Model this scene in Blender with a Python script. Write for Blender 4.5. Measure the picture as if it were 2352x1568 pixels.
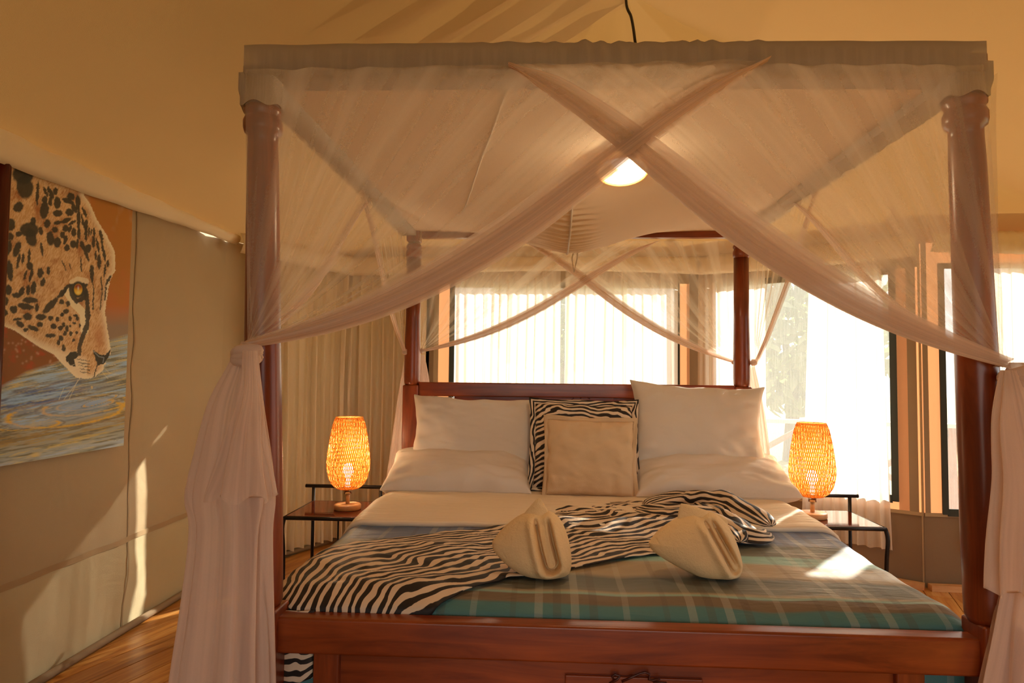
import bpy, math, random
import numpy as np
from mathutils import Vector, Matrix, noise as mnoise
R0 = random.Random(7)
PI = math.pi
for o in list(bpy.data.objects): bpy.data.objects.remove(o)
scn = bpy.context.scene
COL = scn.collection
# ------------------------------------------------------------------ camera
YAW, PITCH, ROLL, F = .055, .047, .010, 1510.
cy_, sy_ = math.cos(YAW), math.sin(YAW); cp_, sp_ = math.cos(PITCH), math.sin(PITCH); cr_, sr_ = math.cos(ROLL), math.sin(ROLL)
FWD = np.array([-sy_*cp_, cy_*cp_, sp_]); RT = np.array([cy_, sy_, 0.]); UPV = np.cross(RT, FWD)
R2 = cr_*RT + sr_*UPV; U2 = -sr_*RT + cr_*UPV
CAM = np.array([0., 0., 1.28])
cam = bpy.data.cameras.new('camera'); cam.sensor_width = 36; cam.lens = F/2352*36; cam.clip_start = .05; cam.clip_end = 300
camo = bpy.data.objects.new('camera', cam); COL.objects.link(camo); scn.camera = camo
m = Matrix.Identity(4)
for i in range(3):
    m[i][0] = R2[i]; m[i][1] = U2[i]; m[i][2] = -FWD[i]; m[i][3] = CAM[i]
camo.matrix_world = m
# ------------------------------------------------------------------ light
world = bpy.data.worlds.new('sky'); scn.world = world; world.use_nodes = True
wn = world.node_tree.nodes; wn['Background'].inputs[0].default_value = (1.0, 1.0, .98, 1); wn['Background'].inputs[1].default_value = 1.15
SUN_AZ, SUN_EL = math.radians(39), math.radians(27)
sun = bpy.data.lights.new('sun', 'SUN'); sun.energy = 9.0; sun.color = (1, .93, .80); sun.angle = math.radians(.6)
suno = bpy.data.objects.new('sun', sun); COL.objects.link(suno)
SD = Vector((-math.sin(SUN_AZ)*math.cos(SUN_EL), -math.cos(SUN_AZ)*math.cos(SUN_EL), -math.sin(SUN_EL)))
suno.rotation_euler = SD.to_track_quat('-Z', 'Y').to_euler(); suno.location = (6, 8, 6)
scn.view_settings.view_transform = 'Standard'; scn.view_settings.look = 'None'
scn.view_settings.gamma = 1; scn.view_settings.exposure = 1.08; scn.view_settings.use_curve_mapping = False
scn.cycles.transparent_max_bounces = 24; scn.cycles.max_bounces = 10; scn.cycles.diffuse_bounces = 6; scn.cycles.transmission_bounces = 6
scn.cycles.sample_clamp_indirect = 4.0; scn.cycles.caustics_reflective = False

# ------------------------------------------------------------------ measuring helpers (photo point -> place in the room)
def P(px, py, X=None, Y=None, Z=None):
    d = FWD + (px-1176)/F*R2 - (py-784)/F*U2
    t = (X-CAM[0])/d[0] if X is not None else (Y-CAM[1])/d[1] if Y is not None else (Z-CAM[2])/d[2]
    return CAM + t*d
def smooth(a, b, x):
    t = min(1, max(0, (x-a)/(b-a))); return t*t*(3-2*t)
def nz(x, y, z=0): return mnoise.noise(Vector((x, y, z)))
# ------------------------------------------------------------------ materials
def lin(c): return tuple(((v/255)/12.92 if v/255 <= .04045 else ((v/255+.055)/1.055)**2.4) for v in c)
class NT:
    def __init__(s, name):
        s.m = bpy.data.materials.new(name); s.m.use_nodes = True; s.t = s.m.node_tree; s.t.nodes.clear()
        s.out = s.n('ShaderNodeOutputMaterial')
    def n(s, typ, **kw):
        nd = s.t.nodes.new(typ)
        for k, v in kw.items():
            if k.startswith('i_'):
                key = k[2:]; key = int(key) if key.isdigit() else key.replace('_', ' ')
                nd.inputs[key].default_value = v
            else: setattr(nd, k, v)
        return nd
    def l(s, a, b): s.t.links.new(a, b)
    def math(s, op, a, b=None, c=None):
        nd = s.n('ShaderNodeMath', operation=op)
        for i, v in enumerate((a, b, c)):
            if v is None: continue
            if isinstance(v, (int, float)): nd.inputs[i].default_value = v
            else: s.l(v, nd.inputs[i])
        return nd.outputs[0]
    def mixc(s, fac, a, b, bt='MIX'):
        nd = s.n('ShaderNodeMix', data_type='RGBA', blend_type=bt)
        for key, v in ((0, fac), (6, a), (7, b)):
            if isinstance(v, (int, float)): nd.inputs[key].default_value = v
            elif isinstance(v, tuple): nd.inputs[key].default_value = (*v[:3], 1)
            else: s.l(v, nd.inputs[key])
        return nd.outputs[2]
    def ramp(s, fac, stops, interp='LINEAR'):
        nd = s.n('ShaderNodeValToRGB'); nd.color_ramp.interpolation = interp
        e = nd.color_ramp.elements
        while len(e) < len(stops): e.new(.5)
        for i, (p, c) in enumerate(stops):
            e[i].position = p; e[i].color = (*c[:3], 1) if isinstance(c, tuple) else (c, c, c, 1)
        s.l(fac, nd.inputs[0]); return nd.outputs[0]
    def coord(s, which='Object', scale=(1, 1, 1), rot=(0, 0, 0), loc=(0, 0, 0)):
        tc = s.n('ShaderNodeTexCoord'); mp = s.n('ShaderNodeMapping'); s.l(tc.outputs[which], mp.inputs[0])
        mp.inputs['Scale'].default_value = scale; mp.inputs['Rotation'].default_value = rot; mp.inputs['Location'].default_value = loc
        return mp.outputs[0]
    def noise(s, vec, scale=5, detail=4, rough=.5, dist=0):
        nd = s.n('ShaderNodeTexNoise'); nd.inputs['Scale'].default_value = scale; nd.inputs['Detail'].default_value = detail
        nd.inputs['Roughness'].default_value = rough; nd.inputs['Distortion'].default_value = dist
        if vec is not None: s.l(vec, nd.inputs['Vector'])
        return nd.outputs[0]
    def bump(s, h, strength=.3, dist=.01):
        nd = s.n('ShaderNodeBump'); nd.inputs['Strength'].default_value = strength; nd.inputs['Distance'].default_value = dist
        s.l(h, nd.inputs['Height']); return nd.outputs[0]
    def bsdf(s, color, rough=.6, metal=0, spec=.5, normal=None, sheen=0):
        b = s.n('ShaderNodeBsdfPrincipled')
        if isinstance(color, tuple): b.inputs['Base Color'].default_value = (*color[:3], 1)
        else: s.l(color, b.inputs['Base Color'])
        if isinstance(rough, (int, float)): b.inputs['Roughness'].default_value = rough
        else: s.l(rough, b.inputs['Roughness'])
        b.inputs['Metallic'].default_value = metal; b.inputs['Specular IOR Level'].default_value = spec
        b.inputs['Sheen Weight'].default_value = sheen
        if normal is not None: s.l(normal, b.inputs['Normal'])
        return b.outputs[0]
    def trans(s, color, normal=None):
        b = s.n('ShaderNodeBsdfTranslucent')
        if isinstance(color, tuple): b.inputs[0].default_value = (*color[:3], 1)
        else: s.l(color, b.inputs[0])
        if normal is not None: s.l(normal, b.inputs['Normal'])
        return b.outputs[0]
    def mixs(s, fac, a, b):
        nd = s.n('ShaderNodeMixShader')
        if isinstance(fac, (int, float)): nd.inputs[0].default_value = fac
        else: s.l(fac, nd.inputs[0])
        s.l(a, nd.inputs[1]); s.l(b, nd.inputs[2]); return nd.outputs[0]
    def done(s, sh): s.l(sh, s.out.inputs[0]); return s.m
def m_wood(name, dark, light, axis='x', rough=.28, sc=1., spec=.5):
    n = NT(name)
    s = {'x': (1.2, 14, 14), 'y': (14, 1.2, 14), 'z': (14, 14, 1.2)}[axis]
    v = n.coord('Object', tuple(k*sc for k in s))
    g = n.noise(v, 1.6, 6, .6, 1.2); g2 = n.noise(n.coord('Object', (2.2, 2.2, 2.2)), 1.3, 3)
    c = n.ramp(g, [(.3, dark), (.7, light)])
    c = n.mixc(n.ramp(g2, [(.35, 0.), (.7, .55)]), c, tuple(k*.45 for k in dark))
    return n.done(n.bsdf(c, rough, normal=n.bump(g, .08, .003), spec=spec))
def m_cloth(name, col, col2=None, weave=900, rough=.85, wr=.0, tr=0., tcol=None, wscale=6, mott=.15, bd=.02):
    n = NT(name); v = n.coord('Object')
    a = n.noise(v, 3, 4); c = n.mixc(n.math('MULTIPLY', a, mott*2), col, col2 or tuple(k*.8 for k in col))
    h = n.math('ADD', n.math('MULTIPLY', n.noise(v, weave, 1), .15), n.math('MULTIPLY', n.noise(v, wscale, 3, .5, .6), wr))
    nm = n.bump(h, .55, bd)
    sh = n.bsdf(c, rough, spec=.2, normal=nm)
    if tr: sh = n.mixs(tr, sh, n.trans(tcol or col, nm))
    return n.done(sh)
def m_net(name, col, base, streak, tr=.45, freq=55, k=.55, fp=2.0):
    n = NT(name); uv = n.coord('UV', (freq, .9, 1))
    st = n.noise(uv, 1.0, 2, .5, .1)
    st = n.ramp(st, [(.42, 0.), (.62, 1.)])
    lw = n.n('ShaderNodeLayerWeight'); lw.inputs[0].default_value = .5
    fac = n.math('POWER', lw.outputs['Facing'], fp)
    fine = n.noise(n.coord('Object'), 700, 1)
    a = n.math('ADD', n.math('ADD', base, n.math('MULTIPLY', st, streak)), n.math('MULTIPLY', fac, k))
    a = n.math('ADD', a, n.math('MULTIPLY', n.math('SUBTRACT', fine, .5), .12))
    a = n.math('MINIMUM', n.math('MAXIMUM', a, 0.), .985)
    d = n.bsdf(col, .9, spec=.1); t = n.trans(col)
    tp = n.n('ShaderNodeBsdfTransparent')
    return n.done(n.mixs(a, tp.outputs[0], n.mixs(tr, d, t)))
def m_plain(name, col, rough=.5, metal=0., spec=.5): n = NT(name); return n.done(n.bsdf(col, rough, metal, spec))
def m_emit(name, col, s):
    n = NT(name); e = n.n('ShaderNodeEmission'); e.inputs[0].default_value = (*col, 1); e.inputs[1].default_value = s; return n.done(e.outputs[0])
def m_zebra(name, coord='UV', scale=(1, 1, 1), rot=0, f=26., thr=.0):
    n = NT(name); v = n.coord(coord, scale, (0, 0, rot))
    sp = n.n('ShaderNodeSeparateXYZ'); n.l(v, sp.inputs[0])
    w1 = n.noise(v, 2.6, 2, .5); w2 = n.noise(n.coord(coord, (scale[0]*1, scale[1]*3, 1), (0, 0, rot)), 6, 2, .5)
    # chevron folding of the hide pattern
    tri = n.math('ABSOLUTE', n.math('SUBTRACT', n.math('FRACT', n.math('MULTIPLY', sp.outputs[0], 2.1)), .5))
    ph = n.math('ADD', n.math('MULTIPLY', sp.outputs[1], f), n.math('MULTIPLY', w1, 5.5))
    ph = n.math('ADD', ph, n.math('MULTIPLY', tri, 2.3)); ph = n.math('ADD', ph, n.math('MULTIPLY', w2, .9))
    s = n.math('SINE', n.math('MULTIPLY', ph, 2*PI))
    th = n.math('MULTIPLY', n.math('SUBTRACT', n.noise(v, 9, 2), .5), 1.9)
    r = n.ramp(n.math('ADD', n.math('MULTIPLY', n.math('ADD', s, th), .5), .5+thr), [(.46, 0.), (.54, 1.)])
    c = n.mixc(r, lin((30, 22, 18)), lin((222, 200, 172)))
    h = n.noise(n.coord('Object'), 14, 3)
    return n.done(n.bsdf(c, .62, spec=.45, normal=n.bump(h, .25, .01)))

M = {}
M['wood'] = m_wood('mahogany', lin((112, 44, 14)), lin((172, 84, 36)), 'x')
M['wood_z'] = m_wood('mahogany_post', lin((108, 44, 18)), lin((164, 80, 38)), 'z')
M['wood_y'] = m_wood('mahogany_side', lin((108, 44, 18)), lin((164, 80, 38)), 'y')
M['wood_dark'] = m_wood('dark_wood_pole', lin((60, 12, 8)), lin((96, 24, 14)), 'z')
M['carve'] = m_plain('carving_shadow_wood', lin((70, 22, 8)), .4)
M['table_wood'] = m_wood('table_top_wood', lin((88, 34, 18)), lin((132, 62, 34)), 'x', .06)
M['pale_wood'] = m_wood('pale_wood', lin((208, 150, 92)), lin((232, 182, 124)), 'x', .45)
M['iron'] = m_plain('dark_iron', lin((38, 30, 26)), .38, .6)
M['chrome'] = m_plain('chrome', lin((200, 190, 175)), .15, 1.)
M['linen'] = m_cloth('white_linen', lin((236, 226, 212)), lin((222, 208, 190)), wr=.7, wscale=7, bd=.045)
M['beige'] = m_cloth('beige_linen', lin((214, 186, 150)), lin((200, 170, 134)), weave=500, wr=.2)
M['towel'] = m_cloth('towel_terry', lin((236, 208, 160)), lin((222, 190, 140)), weave=260, wr=.4, wscale=40, mott=.3)
M['sheet_top'] = m_cloth('canopy_cotton', lin((246, 236, 218)), lin((236, 222, 200)), wr=.1, tr=.4, tcol=lin((250, 226, 190)))
M['net'] = m_net('sheer_net', lin((240, 222, 198)), .27, .14, tr=.45, k=.22, freq=15)
M['net_far'] = m_net('sheer_net_far', lin((246, 232, 206)), .17, .24, tr=.6, freq=13, k=.3)
M['net_dense'] = m_net('sheer_net_gathered', lin((232, 210, 192)), .55, .25, tr=.35, freq=6)
M['net_tail'] = m_net('sheer_net_tail', lin((242, 222, 206)), .68, .16, tr=.4, freq=11)
M['net_sleeve'] = m_net('net_sleeve', lin((196, 182, 166)), .84, .10, tr=.2, freq=30)
M['zebra'] = m_zebra('zebra_print', 'UV', (1, 1, 1))
M['zebra_cushion'] = m_zebra('zebra_cushion_print', 'UV', (1, 1, 1), 0, 19)
M['canvas'] = m_cloth('tent_canvas', lin((204, 182, 144)), lin((190, 166, 126)), wr=1.0, wscale=3.4, bd=.09)
M['canvas_lit'] = m_cloth('tent_canvas_sunlit', lin((202, 156, 114)), lin((192, 146, 104)), wr=.3, tr=.22, tcol=lin((232, 160, 108)), wscale=3)  # sunlit copy of the canvas: orange of sun shining through put into its colour
M['ceiling'] = m_cloth('roof_liner', lin((196, 164, 122)), lin((186, 152, 108)), wr=.3, tr=.045, tcol=lin((240, 184, 104)), wscale=2.2)
M['valance'] = m_cloth('valance_cloth', lin((250, 234, 198)), lin((244, 224, 184)), wr=.3, tr=.12, tcol=lin((250, 220, 165)))
M['skirt'] = m_cloth('pvc_skirt', lin((216, 200, 158)), lin((200, 182, 138)), wr=1.0, wscale=3.2, rough=.42, bd=.07)
M['skirt_back'] = m_cloth('pvc_skirt_brown', lin((150, 124, 94)), lin((134, 108, 80)), wr=1.0, wscale=3.2, rough=.42, bd=.07)
M['strap'] = m_cloth('webbing', lin((158, 134, 104)))
M['tape'] = m_cloth('black_tape', lin((64, 66, 60)))
M['curtain'] = m_cloth('cream_curtain', lin((250, 236, 204)), lin((242, 226, 190)), wr=.5, tr=.12, tcol=lin((250, 226, 170)), wscale=14)
n = NT('voile_curtain'); vv = n.bsdf(lin((250, 240, 220)), .9, spec=.1); tp = n.n('ShaderNodeBsdfTransparent')
wv_n = n.noise(n.coord('Object', (30, 30, 1.2)), 1, 3)
M['curtain_w'] = n.done(n.mixs(n.math('ADD', n.math('MULTIPLY', wv_n, -.22), .22), n.mixs(.68, vv, n.trans(lin((255, 248, 234)))), tp.outputs[0]))
M['seam'] = m_cloth('seam_thread', lin((178, 152, 114)))
M['cord'] = m_plain('black_cord', lin((30, 24, 20)), .6)
M['rattan'] = None

# ------------------------------------------------------------------ mesh helpers
class MB:
    def __init__(s): s.v = []; s.f = []; s.uv = []; s.hasuv = False
    def box(s, c, d, R=None, taper=None):
        o = len(s.v)
        for k in (-1, 1):
            for j in (-1, 1):
                for i in (-1, 1):
                    p = Vector((i*d[0]/2, j*d[1]/2, k*d[2]/2))
                    if R is not None: p = R @ p
                    s.v.append((c[0]+p.x, c[1]+p.y, c[2]+p.z))
        for f in ((0, 2, 3, 1), (4, 5, 7, 6), (0, 1, 5, 4), (2, 6, 7, 3), (0, 4, 6, 2), (1, 3, 7, 5)): s.f.append(tuple(o+i for i in f))
        return s
    def tube(s, pts, r, n=8, cap=True, flat=1.):
        pts = [Vector(p) for p in pts]; rr = r if isinstance(r, (list, tuple)) else [r]*len(pts)
        o = len(s.v); side = None
        for i, p in enumerate(pts):
            t = (pts[min(i+1, len(pts)-1)]-pts[max(i-1, 0)]).normalized()
            if side is None:
                a = Vector((0, 0, 1)) if abs(t.z) < .9 else Vector((1, 0, 0)); side = t.cross(a).normalized()
            side = (side - t*side.dot(t)).normalized(); up = t.cross(side)
            for k in range(n):
                an = 2*PI*k/n; q = p+side*math.cos(an)*rr[i]+up*math.sin(an)*rr[i]*flat; s.v.append(tuple(q))
        for i in range(len(pts)-1):
            for k in range(n):
                a = o+i*n+k; b = o+i*n+(k+1) % n; s.f.append((a, b, b+n, a+n))
        if cap:
            s.f.append(tuple(o+k for k in range(n))[::-1]); s.f.append(tuple(o+(len(pts)-1)*n+k for k in range(n)))
        return s
    def lathe(s, prof, c=(0, 0, 0), n=24, c2=None, cap=True):
        """prof: (r, z) list; c is the foot, the axis leans so that the top (last z) is at c2"""
        o = len(s.v); z0, z1 = prof[0][1], prof[-1][1]
        for (r, z) in prof:
            t = (z-z0)/max(1e-6, (z1-z0)); dx = (c2[0]-c[0])*t if c2 else 0; dy = (c2[1]-c[1])*t if c2 else 0
            for k in range(n):
                a = 2*PI*k/n; s.v.append((c[0]+dx+r*math.cos(a), c[1]+dy+r*math.sin(a), c[2]+z))
        for i in range(len(prof)-1):
            for k in range(n):
                a = o+i*n+k; b = o+i*n+(k+1) % n; s.f.append((a, b, b+n, a+n))
        if cap:
            s.f.append(tuple(o+k for k in range(n))[::-1]); s.f.append(tuple(o+(len(prof)-1)*n+k for k in range(n)))
        return s
    def grid(s, fn, nu, nv, closed_u=False, uvs=(1, 1)):
        o = len(s.v); s.hasuv = True
        while len(s.uv) < o: s.uv.append((0, 0))
        for j in range(nv+1):
            for i in range(nu+(0 if closed_u else 1)):
                u, v = i/nu, j/nv; s.v.append(tuple(fn(u, v))); s.uv.append((u*uvs[0], v*uvs[1]))
        w = nu+(0 if closed_u else 1)
        for j in range(nv):
            for i in range(nu):
                a = o+j*w+i; b = o+j*w+(i+1) % w; s.f.append((a, b, b+w, a+w))
        return s
    def build(s, name, mat, parent=None, smooth_=True, bevel=0, solid=0, sub=0):
        me = bpy.data.meshes.new(name); me.from_pydata(s.v, [], s.f)
        if s.hasuv:
            while len(s.uv) < len(s.v): s.uv.append((0, 0))
            lay = me.uv_layers.new(name='UVMap'); vi = np.empty(len(me.loops), dtype=np.int32); me.loops.foreach_get('vertex_index', vi)
            lay.data.foreach_set('uv', np.array(s.uv, dtype=np.float32)[vi].ravel())
        if smooth_: me.polygons.foreach_set('use_smooth', [True]*len(me.polygons))
        me.materials.append(mat); me.update()
        o = bpy.data.objects.new(name, me); COL.objects.link(o)
        if solid: md = o.modifiers.new('solid', 'SOLIDIFY'); md.thickness = solid; md.offset = 0
        if bevel: md = o.modifiers.new('bevel', 'BEVEL'); md.width = bevel; md.segments = 2; md.limit_method = 'ANGLE'; md.angle_limit = .6
        if sub: md = o.modifiers.new('sub', 'SUBSURF'); md.levels = sub; md.render_levels = sub
        if bevel and smooth_:
            md = o.modifiers.new('wn', 'WEIGHTED_NORMAL'); md.keep_sharp = True
        if parent is not None:
            o.parent = parent; o.matrix_parent_inverse = parent.matrix_basis.inverted()
        return o
def thing(name, label, cat, loc=(0, 0, 0), group=None):
    o = bpy.data.objects.new(name, None); o.empty_display_size = .1; COL.objects.link(o); o.location = loc
    o['label'] = label; o['category'] = cat
    if group: o['group'] = group
    return o
def tag(o, label, cat, group=None):
    o['label'] = label; o['category'] = cat
    if group: o['group'] = group
    return o
def struct(o, label=None):
    o['kind'] = 'structure'
    if label: o['label'] = label
    return o
def sempty(name, label):
    o = bpy.data.objects.new(name, None); COL.objects.link(o); o['kind'] = 'structure'; o['label'] = label; return o
def bez(pts, t):
    """Catmull-Rom through points, t in 0..1"""
    n = len(pts)-1; x = min(max(t, 0), 1)*n; i = min(int(x), n-1); f = x-i
    p0 = np.array(pts[max(i-1, 0)], float); p1 = np.array(pts[i], float); p2 = np.array(pts[i+1], float); p3 = np.array(pts[min(i+2, n)], float)
    return .5*((2*p1)+(-p0+p2)*f+(2*p0-5*p1+4*p2-p3)*f*f+(-p0+3*p1-3*p2+p3)*f**3)

# ================================================================== THE TENT
WA, WB, WC, WD, WE, WF, WG = (-2.05, -2.6), (-2.07, 4.08), (-1.56, 5.0), (1.15, 5.0), (2.30, 4.19), (3.7, 4.12), (3.7, -2.6)
EAVE = 2.09
def canvas_panel(name, A, B, z0, z1, holes, mat, parent, off=0., nx=None, amp=.006, seed=0):
    """sheet of canvas between two points on plan, with rectangular window holes (u0,u1,za,zb in metres)"""
    A = np.array(A); B = np.array(B); L = np.linalg.norm(B-A); d = (B-A)/L; nrm = np.array([-d[1], d[0]])
    us = sorted(set([0, L]+[h[0] for h in holes]+[h[1] for h in holes])); zs = sorted(set([z0, z1]+[h[2] for h in holes if z0 < h[2] < z1]+[h[3] for h in holes if z0 < h[3] < z1]))
    def ref(a, st):
        o = []
        for i in range(len(a)-1):
            k = max(1, int((a[i+1]-a[i])/st)); o += [a[i]+(a[i+1]-a[i])*j/k for j in range(k)]
        return o+[a[-1]]
    U, Z = ref(us, .07), ref(zs, .07); mb = MB(); idx = {}
    for j, z in enumerate(Z):
        for i, u in enumerate(U):
            w = amp*(nz(u*1.7+seed, z*1.3, seed)*2+nz(u*5+z*2, z*4, seed+3))*min(1, (u)/.15, (L-u)/.15)
            if any(abs(u-(h[0]+h[1])/2) < (h[1]-h[0])/2+.06 and h[2]-.06 < z < h[3]+.06 for h in holes): w = 0
            p = A+d*u+nrm*(off+w); idx[(i, j)] = len(mb.v); mb.v.append((p[0], p[1], z)); mb.uv.append((u, z))
    mb.hasuv = True
    for j in range(len(Z)-1):
        for i in range(len(U)-1):
            cu, cz = (U[i]+U[i+1])/2, (Z[j]+Z[j+1])/2
            if any(h[0] < cu < h[1] and h[2] < cz < h[3] for h in holes): continue
            mb.f.append((idx[(i, j)], idx[(i+1, j)], idx[(i+1, j+1)], idx[(i, j+1)]))
    return mb.build(name, mat, parent)
def on_wall(A, B, u, z, off=0.):
    A = np.array(A); B = np.array(B); L = np.linalg.norm(B-A); d = (B-A)/L; nrm = np.array([-d[1], d[0]])
    p = A+d*u-nrm*off; return (p[0], p[1], z)      # off > 0 = into the room
def hit(A, B, px):
    """distance along wall A-B where the photo column px meets it"""
    A = np.array(A); B = np.array(B); d = B-A; r = P(px, 850, Y=1.)[:2]
    M2 = np.array([[r[0], -d[0]], [r[1], -d[1]]]); s = np.linalg.solve(M2, A); return s[1]*np.linalg.norm(d)
ZS, ZT = .535, 1.93
hb0, hb1 = hit(WC, WD, 1042), hit(WC, WD, 1550)
hr0, hr1 = hit(WD, WE, 1655), hit(WD, WE, 2046)
hf0, hf1 = hit(WE, WF, 2168), hit(WE, WF, 2352)+.35
SK = .44
# wall_left -----------------------------------------------------------
wl = canvas_panel('wall_left', WA, WB, SK, EAVE+.25, [], M['canvas'], None, amp=.016); struct(wl, 'beige canvas tent wall behind the cheetah painting')
canvas_panel('skirt', WA, WB, -.04, SK+.01, [], M['skirt'], wl, amp=.016, seed=0)['label'] = 'greenish glossy skirt below the stitched hem'
def strip(name, A, B, u0, u1, z0, z1, mat, parent, off=.004, t=.003):
    a = on_wall(A, B, u0, 0, off); b = on_wall(A, B, u1, 0, off)
    c = ((a[0]+b[0])/2, (a[1]+b[1])/2, (z0+z1)/2); an = math.atan2(b[1]-a[1], b[0]-a[0])
    L = max(math.hypot(b[0]-a[0], b[1]-a[1]), .001)
    return MB().box(c, (L, t, z1-z0), Matrix.Rotation(an, 3, 'Z')).build(name, mat, parent, False)
LLEN = math.hypot(WB[0]-WA[0], WB[1]-WA[1])
def ribbon(name, u0, u1, z0, z1, nu, nv, par):
    def fn(a, b):
        u, z = u0+(u1-u0)*a, z0+(z1-z0)*b
        w = .016*(nz(u*1.7, z*1.3, 0)*2+nz(u*5+z*2, z*4, 3))*min(1, u/.15, (LLEN-u)/.15)
        return on_wall(WA, WB, u, z, .004-w)
    return MB().grid(fn, nu, nv).build(name, M['seam'], par)
ribbon('hem', 0, LLEN, SK-.008, SK+.018, 300, 2, wl)
for yy in (3.16, 1.5): ribbon('seam', yy+2.6-.004, yy+2.6+.004, .02, EAVE, 1, 90, wl)
bl = sempty('wall_back_left', 'angled canvas corner wall behind the long cream curtain')
canvas_panel('canvas_panel', WB, WC, SK, EAVE+.25, [], M['canvas'], bl)
canvas_panel('skirt', WB, WC, -.04, SK+.01, [], M['skirt'], bl)
bk = sempty('wall_back', 'canvas end wall behind the headboard with one wide window')
canvas_panel('canvas_panel', WC, WD, SK, EAVE+.25, [(hb0-.12, hb1+.15, SK-1, ZT+.03)], M['canvas'], bk)
canvas_panel('window_surround', WC, WD, SK, ZT+.035, [(hb0, hb1, ZS, ZT)], M['canvas_lit'], bk, off=.012, amp=0)['label'] = 'thin canvas beside the window, sun glow put into its orange colour'
canvas_panel('skirt', WC, WD, -.04, SK+.01, [], M['skirt_back'], bk, seed=9)
br = sempty('wall_back_right', 'angled sunlit canvas wall right of the bed with a curtained window')
LR0 = math.hypot(WE[0]-WD[0], WE[1]-WD[1])
canvas_panel('canvas_panel', WD, WE, SK, EAVE+.25, [(hr0-.1, LR0-.01, SK-1, ZT+.03)], M['canvas'], br)
canvas_panel('window_surround', WD, WE, SK, ZT+.035, [(hr0, hr1, ZS, ZT)], M['canvas_lit'], br, off=.012, amp=0)['label'] = 'thin canvas beside the window, sun glow put into its orange colour'
canvas_panel('skirt', WD, WE, -.04, SK+.01, [], M['skirt_back'], br, seed=11)
wr = sempty('wall_right', 'canvas wall, sunlit orange painted in above a brown skirt, beside the right front bedpost')
canvas_panel('canvas_panel', WE, WF, SK, EAVE+.25, [(hf0, hf1, ZS-.06, ZT+.02)], M['canvas_lit'], wr)
canvas_panel('skirt', WE, WF, -.04, SK+.01, [], M['skirt_back'], wr, seed=15)
canvas_panel('canvas_panel', WF, WG, SK, EAVE+.25, [(1.2, 3.2, .5, 1.9)], M['canvas'], wr)
canvas_panel('skirt', WF, WG, -.04, SK+.01, [], M['skirt'], wr)
wf_ = sempty('wall_front_added', 'unseen front tent wall behind the camera, added to limit daylight through its wide entrance')
canvas_panel('canvas_panel', WG, WA, 0, EAVE+1.4, [(1.75, 4.75, -1, 2.15)], M['canvas'], wf_)  # out of view, added to cut down the daylight from the entrance side
# seam straps (double canvas, darker) at wall corners
LB = math.hypot(WD[0]-WC[0], 0); LR = math.hypot(WE[0]-WD[0], WE[1]-WD[1])
for (A, B, u, w, par) in ((WC, WD, LB-.05, .08, bk), (WC, WD, .62, .06, bk), (WD, WE, .05, .07, br), (WD, WE, LR-.05, .05, br), (WE, WF, .02, .03, wr), (WC, WD, hit(WC, WD, 985), .07, bk)):
    strip('seam_strap', A, B, u-w/2, u+w/2, SK, EAVE+.2, M['strap'], par, .006)
strip('seam', WD, WE, LR-.012, LR-.004, .03, EAVE, M['seam'], br, .012)
strip('hem', WD, WE, 0, LR, SK-.01, SK+.012, M['seam'], br, .01); strip('hem', WE, WF, 0, 1.4, SK-.01, SK+.012, M['seam'], wr, .01)

# windows -------------------------------------------------------------
n = NT('insect_screen'); v = n.coord('Object', (260, 260, 6)); s_ = n.noise(v, 1, 3, .7)
tp = n.n('ShaderNodeBsdfTransparent'); a_ = n.math('ADD', n.math('MULTIPLY', s_, .5), .04)
M['screen'] = n.done(n.mixs(a_, tp.outputs[0], n.mixs(.4, n.bsdf(lin((120, 122, 118)), .8), n.trans(lin((205, 205, 196))))))
def window(name, label, A, B, u0, u1, z0, z1, w=.035):
    e = sempty(name, label)
    for (a, b, c, d) in ((u0-w, u0+.004, z0-w, z1+w), (u1-.004, u1+w, z0-w, z1+w)): strip('frame_tape', A, B, a, b, c, d, M['tape'], e, .012, .012)
    for (c, d) in ((z0-w-.01, z0+.004), (z1-.004, z1+w)): strip('frame_tape', A, B, u0, u1, c, d, M['tape'], e, .012, .012)
    strip('screen_pane', A, B, u0, u1, z0, z1, M['screen'], e, 0.0, .001)
    return e
window('window_1', 'wide window behind the headboard', WC, WD, hb0, hb1, ZS, ZT)
w2 = window('window_2', 'window behind the right lamp with insect screen in black tape', WD, WE, hr0, hr1, ZS, ZT)
window('window_3', 'window behind the right front bedpost', WE, WF, hf0, hf1, ZS-.06, ZT+.02, .03)

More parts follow.
